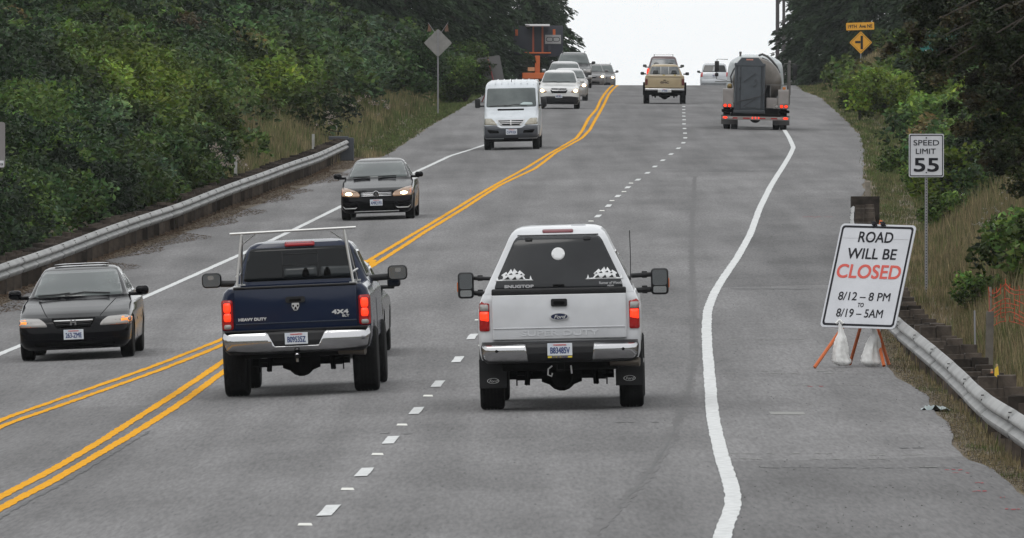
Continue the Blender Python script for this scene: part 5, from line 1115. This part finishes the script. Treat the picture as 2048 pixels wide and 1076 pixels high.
# message board trailer
zb = float(zr(1.43, 640)); r = root('message_board_trailer', 'blank dark message board on an orange trailer mast, left roadside before the crest', 'message board'); r.location = (1.43, 640, zb); r.scale = (1.067, 1, 1)
pn = MB().box((.05, .25, 2.52), (2.60, .18, 1.74), .03).build('display_panel', mat('display_black', (.012,.014,.024), .5), r, smooth=40)
b = MB(); b.box((.0, -.02, .95), (.26, .2, 1.5), .02); b.build('mast', ORG, r)
MB().box((.0, -.06, 1.86), (1.42, .10, .07)).build('frame_bar', ORG, r)
for x_ in (-.22, .27): MB().box((x_, .08, 2.6), (.10, .10, 1.5)).build('frame_upright', mat('dark_orange', (.28,.06,.02), .6), r)
MB().box((0, 0, 3.42), (1.3, .9, .05)).build('solar_panel', mat('solar', (.20,.17,.17), .3), r).rotation_euler[0] = .12
for x_, w_, h_ in ((-1.10,.14,.36),(.88,.14,.36)): MB().box((x_, .14, 3.0), (w_, .05, h_), .02).build('orange_reflector', mat('deep_orange', (.45,.09,.015), .5), pn)
o = MB().box((.82, .12, 2.62), (.84, .03, .50)).build('maker_plate', mat('pale_plate', (.27,.27,.27), .6), pn)
for x_ in (-.17, .17): frame_poly(MB(), .40, .26, .12, .03, -.004, .0).build('plate_emblem', INK, o, loc=(.82+x_, .10, 2.62))
MB().box((0, .3, .55), (1.6, 2.4, .35), .04).build('trailer_body', ORG, r)
for x_ in (-.9, .9): wheel(r, x_, .3, .33, .2, 'dark')
MB().box((-.33, -.9, .92), (.36, .1, .22), .02).build('warning_light', mat('pale_orange', (.55,.25,.12), .5), r)
# delineator posts beside the rails
def post_at(fx, off, xp, ytop, ybot, w_, m_, label, cat, name_, D0=110., D1=420., shape='flat', group=None):
    g_ = np.arange(D0, D1, .5); xs = np.array([1024+F*(fx(d)+off)/d for d in g_]); i = int(np.argmin(abs(xs-xp))); d = g_[i]; x = fx(d)+off
    zt = -(ytop-538)*d/F; zb = min(float(terrain(x, d)), -(ybot-538)*d/F)-.1
    b = MB(); b.box((0, 0, (zt-zb)/2), (w_, .04 if shape == 'flat' else w_*.7, zt-zb), .006); o = b.build(name_, m_); o.location = (x, d, zb); o.rotation_euler = (random.uniform(-.03,.03), random.uniform(-.02,.02), 0)
    return tag(o, label, cat, group), Vector((x, d, zt))
m_pw = mat('post_white', (.30,.30,.29), .7, noise=.15, nscale=8.)
for xp, a, b_, lb in ((471,314,352,'pale flat marker post nearest the camera, behind the left guardrail'),(626,268,306,'pale flat marker post, middle one behind the left guardrail'),(672,251,293,'pale flat marker post at the far end of the left guardrail')):
    post_at(GLx, -.75, xp, a, b_, .085, m_pw, lb, 'marker post', 'marker_post', 180, 420)
post_at(GRx, .75, 1736, 364, 405, .12, m_wood2, 'grey wooden post rising at the far end of the right guardrail', 'post', 'wooden_post', 230, 300, 'sq')
post_at(GRx, .35, 1730, 417, 456, .12, m_wood2, 'short grey wooden post against the dark end block of the right guardrail', 'post', 'wooden_post', 230, 300, 'sq')
post_at(GRx, .90, 1976, 623, 740, .10, mat('dark_grey_wood', (.075,.068,.058), .9, col2=(.11,.10,.085), nscale=7., bump=.5), 'tall dark wooden post behind the near right guardrail', 'post', 'wooden_post', 110, 180, 'sq')
o, tp = post_at(GRx, .75, 1952, 621, 700, .022, STL, 'thin metal stake in the dry grass left of the tall dark post', 'stake', 'metal_stake', 110, 200)
for xp, a, col_, lb in ((1986,752,(.55,.16,.05),'low survey stake tied with orange ribbon behind the right guardrail'),(1996,742,(.62,.42,.03),'low survey stake tied with yellow ribbon behind the right guardrail')):
    o, tp = post_at(GRx, .30, xp, a-14, a+40, .025, mat('pine_stake', (.30,.22,.12), .8), lb, 'survey stake', 'survey_stake', 110, 160)
    q = MB(); q.prism([(-.025,-.05),(.012,-.02),(.022,-.14),(.0,-.17),(-.02,-.15),(-.03,-.12)], -.03, -.022); q.build('ribbon', mat('ribbon_%d' % xp, col_, .5), o, loc=(0, 0, tp.z-o.location.z))
# scrap of sheeting on the verge
Xp, Dp = hit(1868, 818); vs = []
for i in range(9):
    for j in range(9): vs.append(((i-4)*.045+random.uniform(-.01,.01), (j-4)*.11, abs(.05*math.sin(i*1.9+j)+.03*math.cos(j*2.3))*max(0, 1-((i-4)/4.5)**2)+.01))
o = obj('plastic_sheet', vs, [(i*9+j, i*9+j+1, (i+1)*9+j+1, (i+1)*9+j) for i in range(8) for j in range(8)], mat('pale_sheet', (.30,.36,.36), .4), smooth=180); o.location = (Xp, Dp, float(terrain(Xp, Dp))+.03)
tag(o, 'crumpled pale plastic sheeting lying at the edge of the right shoulder', 'litter')
# orange safety net on the right bank
r = root('safety_netting', 'torn orange plastic safety netting stretched over the right bank at the picture edge', 'netting'); r.location = (7.33, 160, px(0, 652, 160).z-.50)
b = MB(); ncache = {}
def netp(i, j):
    if (i, j) in ncache: return ncache[i, j]
    ncache[i, j] = netq(i, j); return ncache[i, j]
def netq(i, j):
    x = -.62+i*.06; return Vector((x+random.uniform(-.008,.008), .35*math.sin(i*.5)+random.uniform(-.02,.02), .95+(.10-.09*abs(math.sin(i*.8)))*(j > 5)+j*.062-.5+.12*math.sin(i*.35)+random.uniform(-.008,.008)))
for i in range(26):
    for j in range(8):
        for q in ((i+1, j), (i, j+1)):
            if random.random() > .2: b.tube([netp(i, j), netp(*q)], .006, 3, cap=False)
b.build('net', mat('net_orange', (.36,.06,.03), .7, spec=.1), r)['kind'] = 'stuff'
for x_ in (-.6, .3): MB().tube([(x_, .1, -.8), (x_, .1, 1.05)], .02, 6).build('net_stake', m_wood2, r)
# utility poles on the skyline
for xp, D_, wd, lb in ((1555, 775, .13, 'left one of the two tall dark utility poles on the skyline'), (1567.5, 790, .11, 'right one of the two tall dark utility poles on the skyline')):
    X = (xp-1024)*D_/F; z0 = float(terrain(X, D_)); r = root('utility_pole', lb, 'utility pole'); r.location = (X, D_, z0)
    MB().tube([(0,0,-.5),(0,0,13)], [wd*1.1, wd*.8], 10).build('pole', mat('pole_wood', (.06,.055,.055), .9), r, smooth=60)
    if xp < 1560: MB().box((.22, 0, (538-72)*D_/F-z0), (.5, .1, .08)).build('crossarm', MATS['pole_wood'], r)
    else: MB().tube([(-.05,-.15,2),(-.05,-.15,12)], .04, 6).build('conduit', MATS['pole_wood'], r)
# ------------------------------------------------------------------ vegetation
LEAF = attr_mat('leaf', rough=.5, transl=.30, spec=.16); NEED = attr_mat('needle', rough=.7, transl=.12, spec=.12); GRS_M = attr_mat('grass_blade', rough=.7, transl=.25, spec=.2)
BARK = mat('bark', (.035,.028,.022), .95, bump=.6, nscale=5.)
def rot_frames(n, up=0.):
    a = RNG.normal(size=(n, 3)); a[:, 2] *= .6; a /= np.linalg.norm(a, axis=1)[:, None]
    b = RNG.normal(size=(n, 3)); b -= (b*a).sum(1)[:, None]*a; b /= np.linalg.norm(b, axis=1)[:, None]
    return a, b
def quads(name, P, m, tint, parent=None, loc=None):
    """P (N,4,3) vertex positions, tint (N,3)"""
    n = len(P); me = bpy.data.meshes.new(name); me.vertices.add(4*n); me.vertices.foreach_set('co', P.astype(np.float32).ravel())
    me.loops.add(4*n); me.loops.foreach_set('vertex_index', np.arange(4*n, dtype=np.int32)); me.polygons.add(n)
    me.polygons.foreach_set('loop_start', np.arange(0, 4*n, 4, dtype=np.int32))
    at = me.attributes.new('tint', 'FLOAT_COLOR', 'FACE'); at.data.foreach_set('color', np.concatenate([tint, np.ones((n, 1))], 1).astype(np.float32).ravel())
    me.update(calc_edges=True); me.materials.append(m)
    o = bpy.data.objects.new(name, me); COL.objects.link(o)
    if parent: o.parent = parent
    if loc is not None: o.location = loc
    return o
def leafP(C, size, asp=.5, a=None, b=None):
    n = len(C)
    if a is None: a, b = rot_frames(n)
    s = np.asarray(size).reshape(-1, 1); c = np.cross(a, b)
    return np.stack([C-a*s, C-b*s*asp+c*s*.12, C+a*s, C+b*s*asp+c*s*.12], 1)
def blob_points(cent, rad, counts, face=-.35, squash=.85, depth=.32):
    """leaf positions over lumpy balls, thinning inwards; mostly on the sides one can see"""
    idx = np.repeat(np.arange(len(cent)), counts); n = len(idx)
    u = RNG.normal(size=(n, 3)); u /= np.linalg.norm(u, axis=1)[:, None]
    bad = (u @ np.array([0, -.75, .66])) < face; u[bad] *= -1
    R = rad[idx]; ph = RNG.random(len(cent))[idx]*6.28
    lump = 1+.16*np.sin(u[:, 0]*6+ph)+.14*np.sin(u[:, 2]*7+ph*2)+.10*np.cos(u[:, 1]*9+ph)
    rr = R*lump*(1-depth*RNG.random(n)**1.6)
    return cent[idx]+u*rr[:, None]*np.array([1, 1, squash]), idx, u
def tints(base, idx, nb, var=.38, bvar=.42, hue=.12):
    n = len(idx); g_ = 1+bvar*RNG.normal(size=nb)[idx]; v = np.clip(1+var*RNG.normal(size=n), .25, 2.2)*np.clip(g_, .38, 2.0)
    t_ = np.asarray(base)[None, :]*v[:, None] if np.ndim(base) == 1 else base*v[:, None]
    t_[:, 0] *= 1+hue*RNG.normal(size=n); t_[:, 2] *= 1+hue*RNG.normal(size=n)
    return np.clip(t_, .003, .6)
G_IVY = (.035,.066,.022); G_DARK = (.015,.028,.011); G_MID = (.060,.100,.022); G_BRI = (.125,.185,.024); G_BRN = (.085,.066,.028); G_BLU = (.048,.080,.040)
def bank_blobs(side, D0, D1, u0, u1, dens, rmin, rmax, keep=None):
    """blob centres on a bank; keep(px, py, D, u) decides by where they appear"""
    out = []
    area = (D1-D0)*(u1-u0); n = int(area*dens)
    D = RNG.uniform(D0, D1, n); u = RNG.uniform(u0, u1, n); R = RNG.uniform(rmin, rmax, n)
    X = edgeL(D)-u if side < 0 else edgeR(D)+u
    Z = terrain(X, D)+R*.45
    x = 1024+F*X/D; y = 538-F*Z/D
    ok = (x > -70) & (x < 2118) & (y > -120)
    if keep is not None: ok &= keep(x, y, D, u)
    return np.stack([X, D, Z], 1)[ok], R[ok], D[ok], x[ok], y[ok]
def bramble(name, label_kind, C, R, D, basefn, leaf0=.060, asp=.48, over=1.2, m=LEAF, face=-.3):
    size = leaf0*np.clip(D/200., .8, 3.0); cnt = np.clip((6.3*R*R*over/(2*asp*size*size)).astype(int), 30, 2200)
    P, idx, u = blob_points(C, R, cnt, face)
    base = basefn(idx, P)
    o = quads(name, leafP(P, size[idx]*RNG.uniform(.6, 1.3, len(P)), asp), m, tints(base, idx, len(C)))
    return tag(o, None, None, kind='stuff')
def pal(cols, idx, nb, w=None):
    k = RNG.choice(len(cols), nb, p=w); return np.array(cols)[k][idx]
# left bank: ivy and brambles up to the wood
def keepL(x, y, D, u):
    dry = (x > 375+RNG.normal(size=len(x))*25) & (y > 195-(x-375)*.10) & (u < 5.5) & (D < 520)
    return (~dry | (RNG.random(len(x)) < .07)) & (u > np.where(x < 380, 1.55, 2.3))
C, R, D, x, y = bank_blobs(-1, 182, 640, .9, 21, .50, .45, 1.6, keepL)
def basL(idx, P):
    xx = 1024+F*P[:, 0]/P[:, 1]; yy = 538-F*P[:, 2]/P[:, 1]
    b = pal([G_IVY, G_BLU, G_MID, G_DARK, G_BRN], idx, len(C), [.38,.20,.24,.17,.01])
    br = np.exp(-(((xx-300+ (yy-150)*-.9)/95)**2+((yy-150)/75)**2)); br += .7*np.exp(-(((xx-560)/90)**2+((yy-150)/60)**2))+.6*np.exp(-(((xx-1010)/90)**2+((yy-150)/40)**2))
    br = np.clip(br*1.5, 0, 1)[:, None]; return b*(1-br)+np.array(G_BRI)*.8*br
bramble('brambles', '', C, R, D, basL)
# right bank shrubs
def keepR(x, y, D, u):
    lump = vnoise(D*.05, u*.9, 2) > -.05
    return (u > 1.7) & lump & ~((D < 330) & (u < 3.2) & (y > 380)) & ~((D > 430) & (x > 1690) & (x < 1790) & (y > 95) & (y < 150)) & ~((D > 230) & (x > 1890) & (x < 1990) & (y > 195) & (y < 270))
C, R, D, x, y = bank_blobs(1, 120, 640, 1.6, 16, .35, .4, 1.1, keepR)
def basR(idx, P):
    xx = 1024+F*P[:, 0]/P[:, 1]; yy = 538-F*P[:, 2]/P[:, 1]
    b = pal([G_IVY, G_MID, G_DARK, G_BRN, G_BRI], idx, len(C), [.25,.36,.12,.12,.15])
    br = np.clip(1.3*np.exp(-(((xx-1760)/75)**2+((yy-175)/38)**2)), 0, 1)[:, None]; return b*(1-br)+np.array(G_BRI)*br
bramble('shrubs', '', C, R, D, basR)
# ---- grass, in tufts
def grass(name, side, D0, D1, u0, u1, nt, per, hfn, gfn, w0, keep=None, pw=1.2, lean=.085, spread=.09):
    D = D0+(D1-D0)*RNG.random(nt)**pw; u = RNG.uniform(u0, u1, nt); X = edgeL(D)-u if side < 0 else edgeR(D)+u
    x = 1024+F*X/D; ok = (x > -30) & (x < 2080)
    if keep is not None: ok &= keep(x, 538-F*terrain(X, D)/D, D, u)
    X, D, u = X[ok], D[ok], u[ok]; nt = len(X)
    ht = hfn(D, u)*RNG.uniform(.6, 1.25, nt); gf = np.clip(gfn(D, u)+.22*RNG.normal(size=nt), 0, 1); tl = RNG.normal(size=(nt, 3))*lean; tl[:, 2] = 0; br = np.clip(1+.28*RNG.normal(size=nt), .45, 1.7)
    i = np.repeat(np.arange(nt), per); n = len(i); sp = spread*(1+ht[i])
    C = np.stack([X[i]+RNG.normal(size=n)*sp, D[i]+RNG.normal(size=n)*sp*2.5, np.zeros(n)], 1); C[:, 2] = terrain(C[:, 0], C[:, 1])-.02
    h = (ht[i]*RNG.uniform(.45, 1.15, n))[:, None]; a_ = RNG.uniform(0, 6.28, n); s_ = np.stack([np.cos(a_), np.sin(a_)*.3, np.zeros(n)], 1)
    l = tl[i]+RNG.normal(size=(n, 3))*lean; l[:, 2] = 0; w_ = (w0*np.clip(C[:, 1]/180, 1, 4)*RNG.uniform(.6, 1.4, n))[:, None]; up = np.array([0, 0, 1.])
    P = np.stack([C-s_*w_, C+s_*w_, C+up*h*.55+l*h*.5+s_*w_*.7, C+up*h*(1-.1*np.abs(l).sum(1)[:, None])+l*h], 1)
    f = np.clip(gf[i]+.12*RNG.normal(size=n), 0, 1)[:, None]; dry = np.array((.26,.205,.118))*RNG.uniform(.4, 1.1, (n, 1)); gr = np.array((.058,.090,.024))*RNG.uniform(.6, 1.3, (n, 1))
    t_ = (dry*(1-f)+gr*f)*br[i][:, None]; return tag(quads(name, P, GRS_M, np.clip(t_, .01, .6)), None, None, kind='stuff')
cl = lambda D, u, s: np.sin(D*.9+u*2.1+s)*np.sin(D*.37-u*3.3+s*2)       # patchiness
grass('dry_grass', 1, 103, 330, .3, 7, 20000, 15, lambda D, u: (.22+.46*np.clip((u-1.0)/1.6, 0, 1))*np.where(D > 250, .55, 1), lambda D, u: np.where(cl(D, u, 1) > .35, .7, .12)+.45*(D > 250), .0058,
    lambda x, y, D, u: (D > 236) | (u > .72) | (RNG.random(len(x)) < .10), 1.25)
grass('verge_grass', 1, 320, 660, .05, 9, 15000, 12, lambda D, u: .14+.28*np.clip((u-.6)/2, 0, 1), lambda D, u: np.where(D > 520, .15, .35)+.35*(cl(D*.3, u, 3) > 0)+.35*(u < 1.4), .0062)
grass('bank_grass', -1, 285, 600, .05, 8, 21000, 13, lambda D, u: np.where((u < 1.5) & (D > 385), .12, .26+.34*np.clip(u/3, 0, 1)), lambda D, u: np.where((u < 1.6) & (D > 385), .95, np.where(cl(D*.4, u, 5) > .0, .65, .30)), .0062, lambda x, y, D, u: (x > 350) & ((D > 382) | (u > 1.05)))
grass('edge_grass', 1, 103, 262, -.02, .62, 5200, 9, lambda D, u: .05+.10*u, lambda D, u: np.where(cl(D, u, 4) > .6, .8, .08), .005)
# litter and weeds at the foot of the left rail and on the right edge
D = RNG.uniform(185, 392, 42000); g_x = np.array([GLx(d) for d in np.arange(185, 393, 1.)]); u = RNG.uniform(-.25, 1, len(D))**2*1.0; X = np.interp(D, np.arange(185, 393, 1.), g_x)-.30+RNG.random(len(D))**1.6*1.35*(.75+.5*np.sin(D*.35)*np.sin(D*.11)); Z = zr(X, D)+.015+.03*RNG.random(len(D))
C = np.stack([X, D, Z], 1); a, b = rot_frames(len(C)); a[:, 2] *= .25; b[:, 2] *= .25
quads('leaf_litter', leafP(C, RNG.uniform(.015, .05, len(C)), .4, a, b), GRS_M, np.array((.075,.050,.032))*RNG.uniform(.5, 1.8, (len(C), 1)))['kind'] = 'stuff'
D = RNG.uniform(103, 300, 16000); X = edgeR(D)+RNG.normal(size=len(D))*.16+.12; C = np.stack([X, D, terrain(X, D)+.03], 1); a, b = rot_frames(len(C)); a[:, 2] *= .3; b[:, 2] *= .3
quads('edge_litter', leafP(C, RNG.uniform(.010, .028, len(C)), .4, a, b), GRS_M, np.array((.085,.066,.048))*RNG.uniform(.4, 1.6, (len(C), 1)))['kind'] = 'stuff'
# pale seed heads
def flowers(name, pts_px, n, col, s):
    C = []
    for (x, y, D_, sx, sy) in pts_px:
        for k in range(n):
            c = px(x+random.gauss(0, sx), y+random.gauss(0, sy), D_+random.gauss(0, .4)); 
            for q in range(14): C.append((c.x+random.gauss(0, s), c.y+random.gauss(0, s), c.z+random.gauss(0, s*.5)))
    C = np.array(C); tag(quads(name, leafP(C, RNG.uniform(.4, 1., len(C))*s*.55, .7), GRS_M, np.array(col)*RNG.uniform(.6, 1.2, (len(C), 1))), None, None, kind='stuff')
flowers('white_wildflowers', [(1990,400,186,26,18),(1960,440,184,16,10),(2030,370,186,10,12)], 9, (.38,.38,.36), .022)
flowers('seed_heads', [(700,195,392,35,9),(760,205,395,20,10),(660,240,380,12,10),(440,300,292,20,12),(470,330,292,14,8)], 9, (.26,.22,.19), .06)
# ---- trees
def conifer_mesh(seed, H, Rb, dens=1.):
    global RNG; sv = RNG; RNG = np.random.default_rng(seed); P = []; A = []; B = []; S = []; TI = []
    z = .4
    while z < H:
        f = z/H; L0 = Rb*(1-f)**.75*RNG.uniform(.75, 1.15)+.25; nb = int(7+RNG.integers(0, 3))
        for k in range(nb):
            az = RNG.uniform(0, 6.28); L = L0*RNG.uniform(.6, 1.15); dr = np.array([math.cos(az), math.sin(az), 0]); m_ = int(26*dens*L+8)
            t_ = RNG.random(m_)**.7; side = np.array([-dr[1], dr[0], 0]); sp = RNG.normal(size=m_)*.16*L*(1.1-t_)
            pos = dr[None]*(t_*L)[:, None]+side[None]*sp[:, None]; pos[:, 2] = z+.12*L*t_-.42*L*t_*t_-RNG.random(m_)*.28
            ax = dr[None]*.8+side[None]*np.sign(sp)[:, None]*.5+RNG.normal(size=(m_, 3))*.25; ax[:, 2] -= .45; ax /= np.linalg.norm(ax, axis=1)[:, None]
            bb = RNG.normal(size=(m_, 3)); bb -= (bb*ax).sum(1)[:, None]*ax; bb /= np.linalg.norm(bb, axis=1)[:, None]
            P.append(pos); A.append(ax); B.append(bb); S.append(RNG.uniform(.10, .26, m_)); TI.append(np.tile(np.array((.020,.034,.016))*RNG.uniform(.6, 1.5), (m_, 1)))
        z += RNG.uniform(.28, .5)
    P, A, B, S, TI = map(np.concatenate, (P, A, B, S, TI))
    o = quads('crown', leafP(P, S, .28, A, B), NEED, np.clip(TI*RNG.uniform(.6, 1.5, (len(TI), 1)), .004, .3)); me = o.data; bpy.data.objects.remove(o); RNG = sv
    t_ = MB().tube([(0,0,-1),(0,0,H*.5),(0,0,H*.98)], [.22, .14, .02], 8).build('trunk', BARK); tm = t_.data; bpy.data.objects.remove(t_)
    return me, tm
def broad_mesh(seed, H, R, base, leaf=.13, nb=26, asp=.55, over=1.0):
    global RNG; sv = RNG; RNG = np.random.default_rng(seed)
    u = RNG.normal(size=(nb, 3)); u /= np.linalg.norm(u, axis=1)[:, None]; c = u*RNG.uniform(.35, .95, (nb, 1))*np.array([R, R, H*.38]); c[:, 2] += H*.60
    rad = RNG.uniform(.26, .48, nb)*R; cnt = (9*rad*rad*over/(2*asp*leaf*leaf)).astype(int)
    P, idx, uu = blob_points(c, rad, cnt, -1., .8, .45)
    o = quads('crown', leafP(P, leaf*RNG.uniform(.6, 1.3, len(P)), asp), LEAF, tints(base, idx, nb)); me = o.data; bpy.data.objects.remove(o); RNG = sv
    b = MB(); b.tube([(0,0,-1),(.1,0,H*.35),(0,.1,H*.6)], [R*.07, R*.05, R*.02], 8)
    for k in range(0, nb, 3): b.tube([(.05,0,H*.3), tuple(c[k]*np.array([.5,.5,.8])), tuple(c[k])], [R*.035, R*.02, R*.006], 5)
    t_ = b.build('trunk', BARK); tm = t_.data; bpy.data.objects.remove(t_)
    return me, tm
CM = [conifer_mesh(1, 15, 3.6), conifer_mesh(2, 13, 3.0), conifer_mesh(3, 17, 3.2)]
BM_ = [broad_mesh(4, 9, 3.4, G_DARK, .15), broad_mesh(5, 7, 3.0, G_IVY, .14), broad_mesh(6, 6, 2.6, G_MID, .13)]
SM_ = [broad_mesh(7, 2.6, 1.5, G_BRI, .10, 16), broad_mesh(8, 2.2, 1.3, G_MID, .10, 14), broad_mesh(9, 3.0, 1.6, (.06,.085,.018), .10, 16)]
def tree(name, label, cat, meshes, xp, D_, s=1., dz=0., group=None, X=None):
    X = (xp-1024)*D_/F if X is None else X; z = float(terrain(X, D_))
    r = root(name, label, cat, group); r.location = (X, D_, z+dz); r.scale = (s,)*3; r.rotation_euler[2] = random.uniform(0, 6.28)
    for me, nm in zip(meshes, ('crown', 'trunk')):
        o = bpy.data.objects.new(nm, me); COL.objects.link(o); o.parent = r
    return r
k = 0
for (xp, D_, t_, s, lb) in ((1052,740,0,1.,'tall dark conifer whose right side edges the sky behind the message board'),(1085,790,1,1.1,'dark conifer with drooping twigs against the white sky at the left side of the gap'),(1100,880,2,1.,'farthest left conifer, a ragged edge against the sky'),
    (968,690,2,1.,'dark conifer behind the left half of the message board panel'),(950,640,0,1.,'dark conifer above the leaning grey sign'),(905,610,1,1.1,'dark conifer right of the diamond sign back'),(862,600,2,1.,'dark conifer right behind the diamond sign back'),
    (805,570,0,.95,'deep green conifer left of the diamond sign back'),(750,580,1,1.1,'black-green conifer at the centre of the left wood'),(700,550,2,1.,'black-green conifer in the darkest part of the left wood'),(650,565,0,1.,'dark conifer above the pale seed heads'),(595,540,1,1.,'dark conifer at the left end of the tall wood'),(540,560,2,1.,'dark conifer rising behind the vine-covered slope')):
    tree('conifer', lb, 'tree', CM[t_], xp, D_, s)
for (xp, D_, t_, s, lb) in ((480,480,0,1.,'dark leafy tree above the bright vines'),(400,455,0,.9,'dark leafy tree at the top of the slope, left of the wood'),(310,430,1,1.,'dark leafy tree at the top edge over the bright vine patch'),(215,400,0,.9,'dark leafy tree top left above the ivy'),(120,380,1,1.,'leafy tree near the top left corner of the view'),(40,360,0,.85,'leafy tree in the top left corner of the view'),
    (925,600,2,.6,'mid-green leafy tree low behind the leaning grey sign'),(930,520,2,.5,'low mid-green tree on the bank right of the diamond sign back'),(820,500,1,.5,'low green tree on the bank left of the diamond sign post')):
    tree('leafy_tree', lb, 'tree', BM_[t_], xp, D_, s, dz=-1.7*s if s < .7 else 0)
for (xp, D_, t_, s, lb) in ((1622,770,1,.95,'conifer nearest the two utility poles on the right skyline'),(1652,700,0,1.,'tall conifer right of the tank truck'),(1690,660,2,1.,'tall conifer behind the yellow warning sign, to its left'),(1735,640,1,1.15,'tall conifer behind the yellow warning sign, to its right'),(1800,650,0,1.,'dark conifer above the bare earth patch on the right bank'),(1862,610,2,1.,'dark conifer above the green street sign'),(1900,520,1,1.1,'dark conifer behind the near leafy tree'),(1965,480,0,1.,'dark conifer near the top right corner'),(1600,820,2,.8,'farthest right conifer, beyond the utility poles')):
    tree('conifer', lb, 'tree', CM[t_], xp, D_, s)
for (xp, D_, t_, s, lb) in ((1770,455,0,1.,'bright green bush below the bare earth patch on the right bank'),(1722,470,2,.7,'yellow-green bush under the yellow warning sign'),(1840,420,0,.8,'bright green bush left of the near dark branches'),(1800,330,1,.55,'low dark green bush left above the speed limit sign'),(1890,250,1,.5,'green bush right of the speed limit sign'),(1842,290,1,.5,'green bush just behind the speed limit sign'),
    (600,400,2,.5,'yellow-green bush in the dry grass above the left guardrail'),(700,430,1,.4,'small dark green bush in the dry grass beside the left shoulder'),(440,330,2,.6,'yellow-green bush where the ivy meets the dry grass'),(390,300,2,.45,'low yellow-green bush over the left guardrail'),
    (2036,200,1,.55,'leafy green bush low on the bank at the right edge'),(1960,182,1,.42,'small green bush in the dry grass right of the closure sign'),(2060,180,1,.75,'large green bush cut by the right edge of the view')):
    tree('bush', lb, 'bush', SM_[t_], xp, D_, s, dz=-.25)
# near dark leafy tree hanging in from the right
r = root('overhanging_tree', 'near dark leafy tree whose twiggy branches hang in from the top right', 'tree'); X0, D0 = 9.9, 186.; z0 = float(terrain(X0, D0)); r.location = (X0, D0, z0)
mb = MB(); mb.tube([(0,0,-.5),(-.1,0,2.),(-.2,.1,4.),(-.1,0,6.5)], [.22,.18,.13,.06], 10); CC = []
ends = [(1850,25),(1838,95),(1830,60),(1850,140),(1880,30),(1900,120),(1925,190),(1935,215),(1950,60),(1950,160),(1965,250),(1990,300),(2000,100),(2010,200),(2020,340),(2035,260),(2040,30),(2045,150),(1930,5),(1990,10),(1840,130),(1925,175),(2046,380),(1985,220),(1950,230),(1960,110),(2020,60),(2030,120),(2000,150),(1900,60),(1930,110),(2040,200),(2060,300),(1834,128),(1845,150),(1850,5),(2000,250),(2015,290),(2045,330),(2030,310),(1985,290),(1860,10),(2070,60),(1960,15)]
bl = []
for (ex, ey) in ends:
    e = px(ex, ey, D0+random.uniform(-2.5, 2.5))-Vector((X0, D0, z0)); s0 = Vector((-.1, 0, min(6.2, max(1.8, e.z+.9)))); mid = s0.lerp(e, .55)+Vector((0, 0, .30))
    mb.tube([s0, s0.lerp(mid, .5)+Vector((0,0,.1)), mid, e], [.045, .032, .018, .006], 5)
    for q in range(6):
        t_ = .45+.6*random.random(); c = (mid.lerp(e, (t_-.4)/.6) if t_ > .4 else s0.lerp(mid, t_/.4)); tw = c+Vector((random.gauss(0, .22), random.gauss(0, .25), random.gauss(-.06, .17)))
        mb.tube([c, tw], [.007, .003], 4, cap=False); bl.append((tw.x, tw.y, tw.z, random.uniform(.13, .27)))
mb.build('trunk', BARK, r, smooth=60)
bl = np.array(bl); cen = bl[:, :3]; rad = bl[:, 3]; cnt = (rad*rad*5200).astype(int)
P, idx, u = blob_points(cen, rad, cnt, -1.2, .7, .9)
o = quads('crown', leafP(P, RNG.uniform(.026, .056, len(P)), .55), LEAF, tints(pal([(.022,.032,.012),(.032,.042,.014),(.036,.032,.014),(.018,.026,.012)], idx, len(cen)), idx, len(cen), .4), r)
# broad-bladed plant at the right edge
pl = root('reed_plant', 'green plant with long pointed leaves at the right edge behind the guardrail', 'plant'); pl.location = (6.05, 133, float(terrain(6.05, 133)))
for i in range(9):
    a = random.uniform(2.0, 4.2) if i < 6 else random.uniform(0, 6.28); L = random.uniform(.5, .8); vs = []; h0 = random.uniform(.25, .5)
    for j in range(9):
        t_ = j/8; w_ = .022*math.sin(math.pi*min(1, t_*.9+.12)); c = Vector((math.cos(a)*L*t_, math.sin(a)*L*.4*t_, h0*.3+L*(.75*t_-.35*t_*t_)*1.0)); vs += [c+Vector((0, 0, w_)), c+Vector((0, .01, -w_))]
    obj('leaf', vs, [(2*j, 2*j+1, 2*j+3, 2*j+2) for j in range(8)], mat('reed_green', (.06,.12,.03), .5), pl, smooth=180)
# ------------------------------------------------------------------ thin haze down the road
hz = bpy.data.meshes.new('haze'); o = MB().box((0, 1500, 10), (1700, 3300, 140)).build('haze'); 
hm = bpy.data.materials.new('haze'); hm.use_nodes = True; t = hm.node_tree; t.nodes.remove(t.nodes['Principled BSDF'])
v = t.nodes.new('ShaderNodeVolumePrincipled'); v.inputs['Density'].default_value = .00006; v.inputs['Color'].default_value = (.85,.88,.92,1); v.inputs['Anisotropy'].default_value = .3
t.links.new(v.outputs[0], t.nodes['Material Output'].inputs['Volume']); o.data.materials.append(hm); tag(o, None, None, kind='stuff')
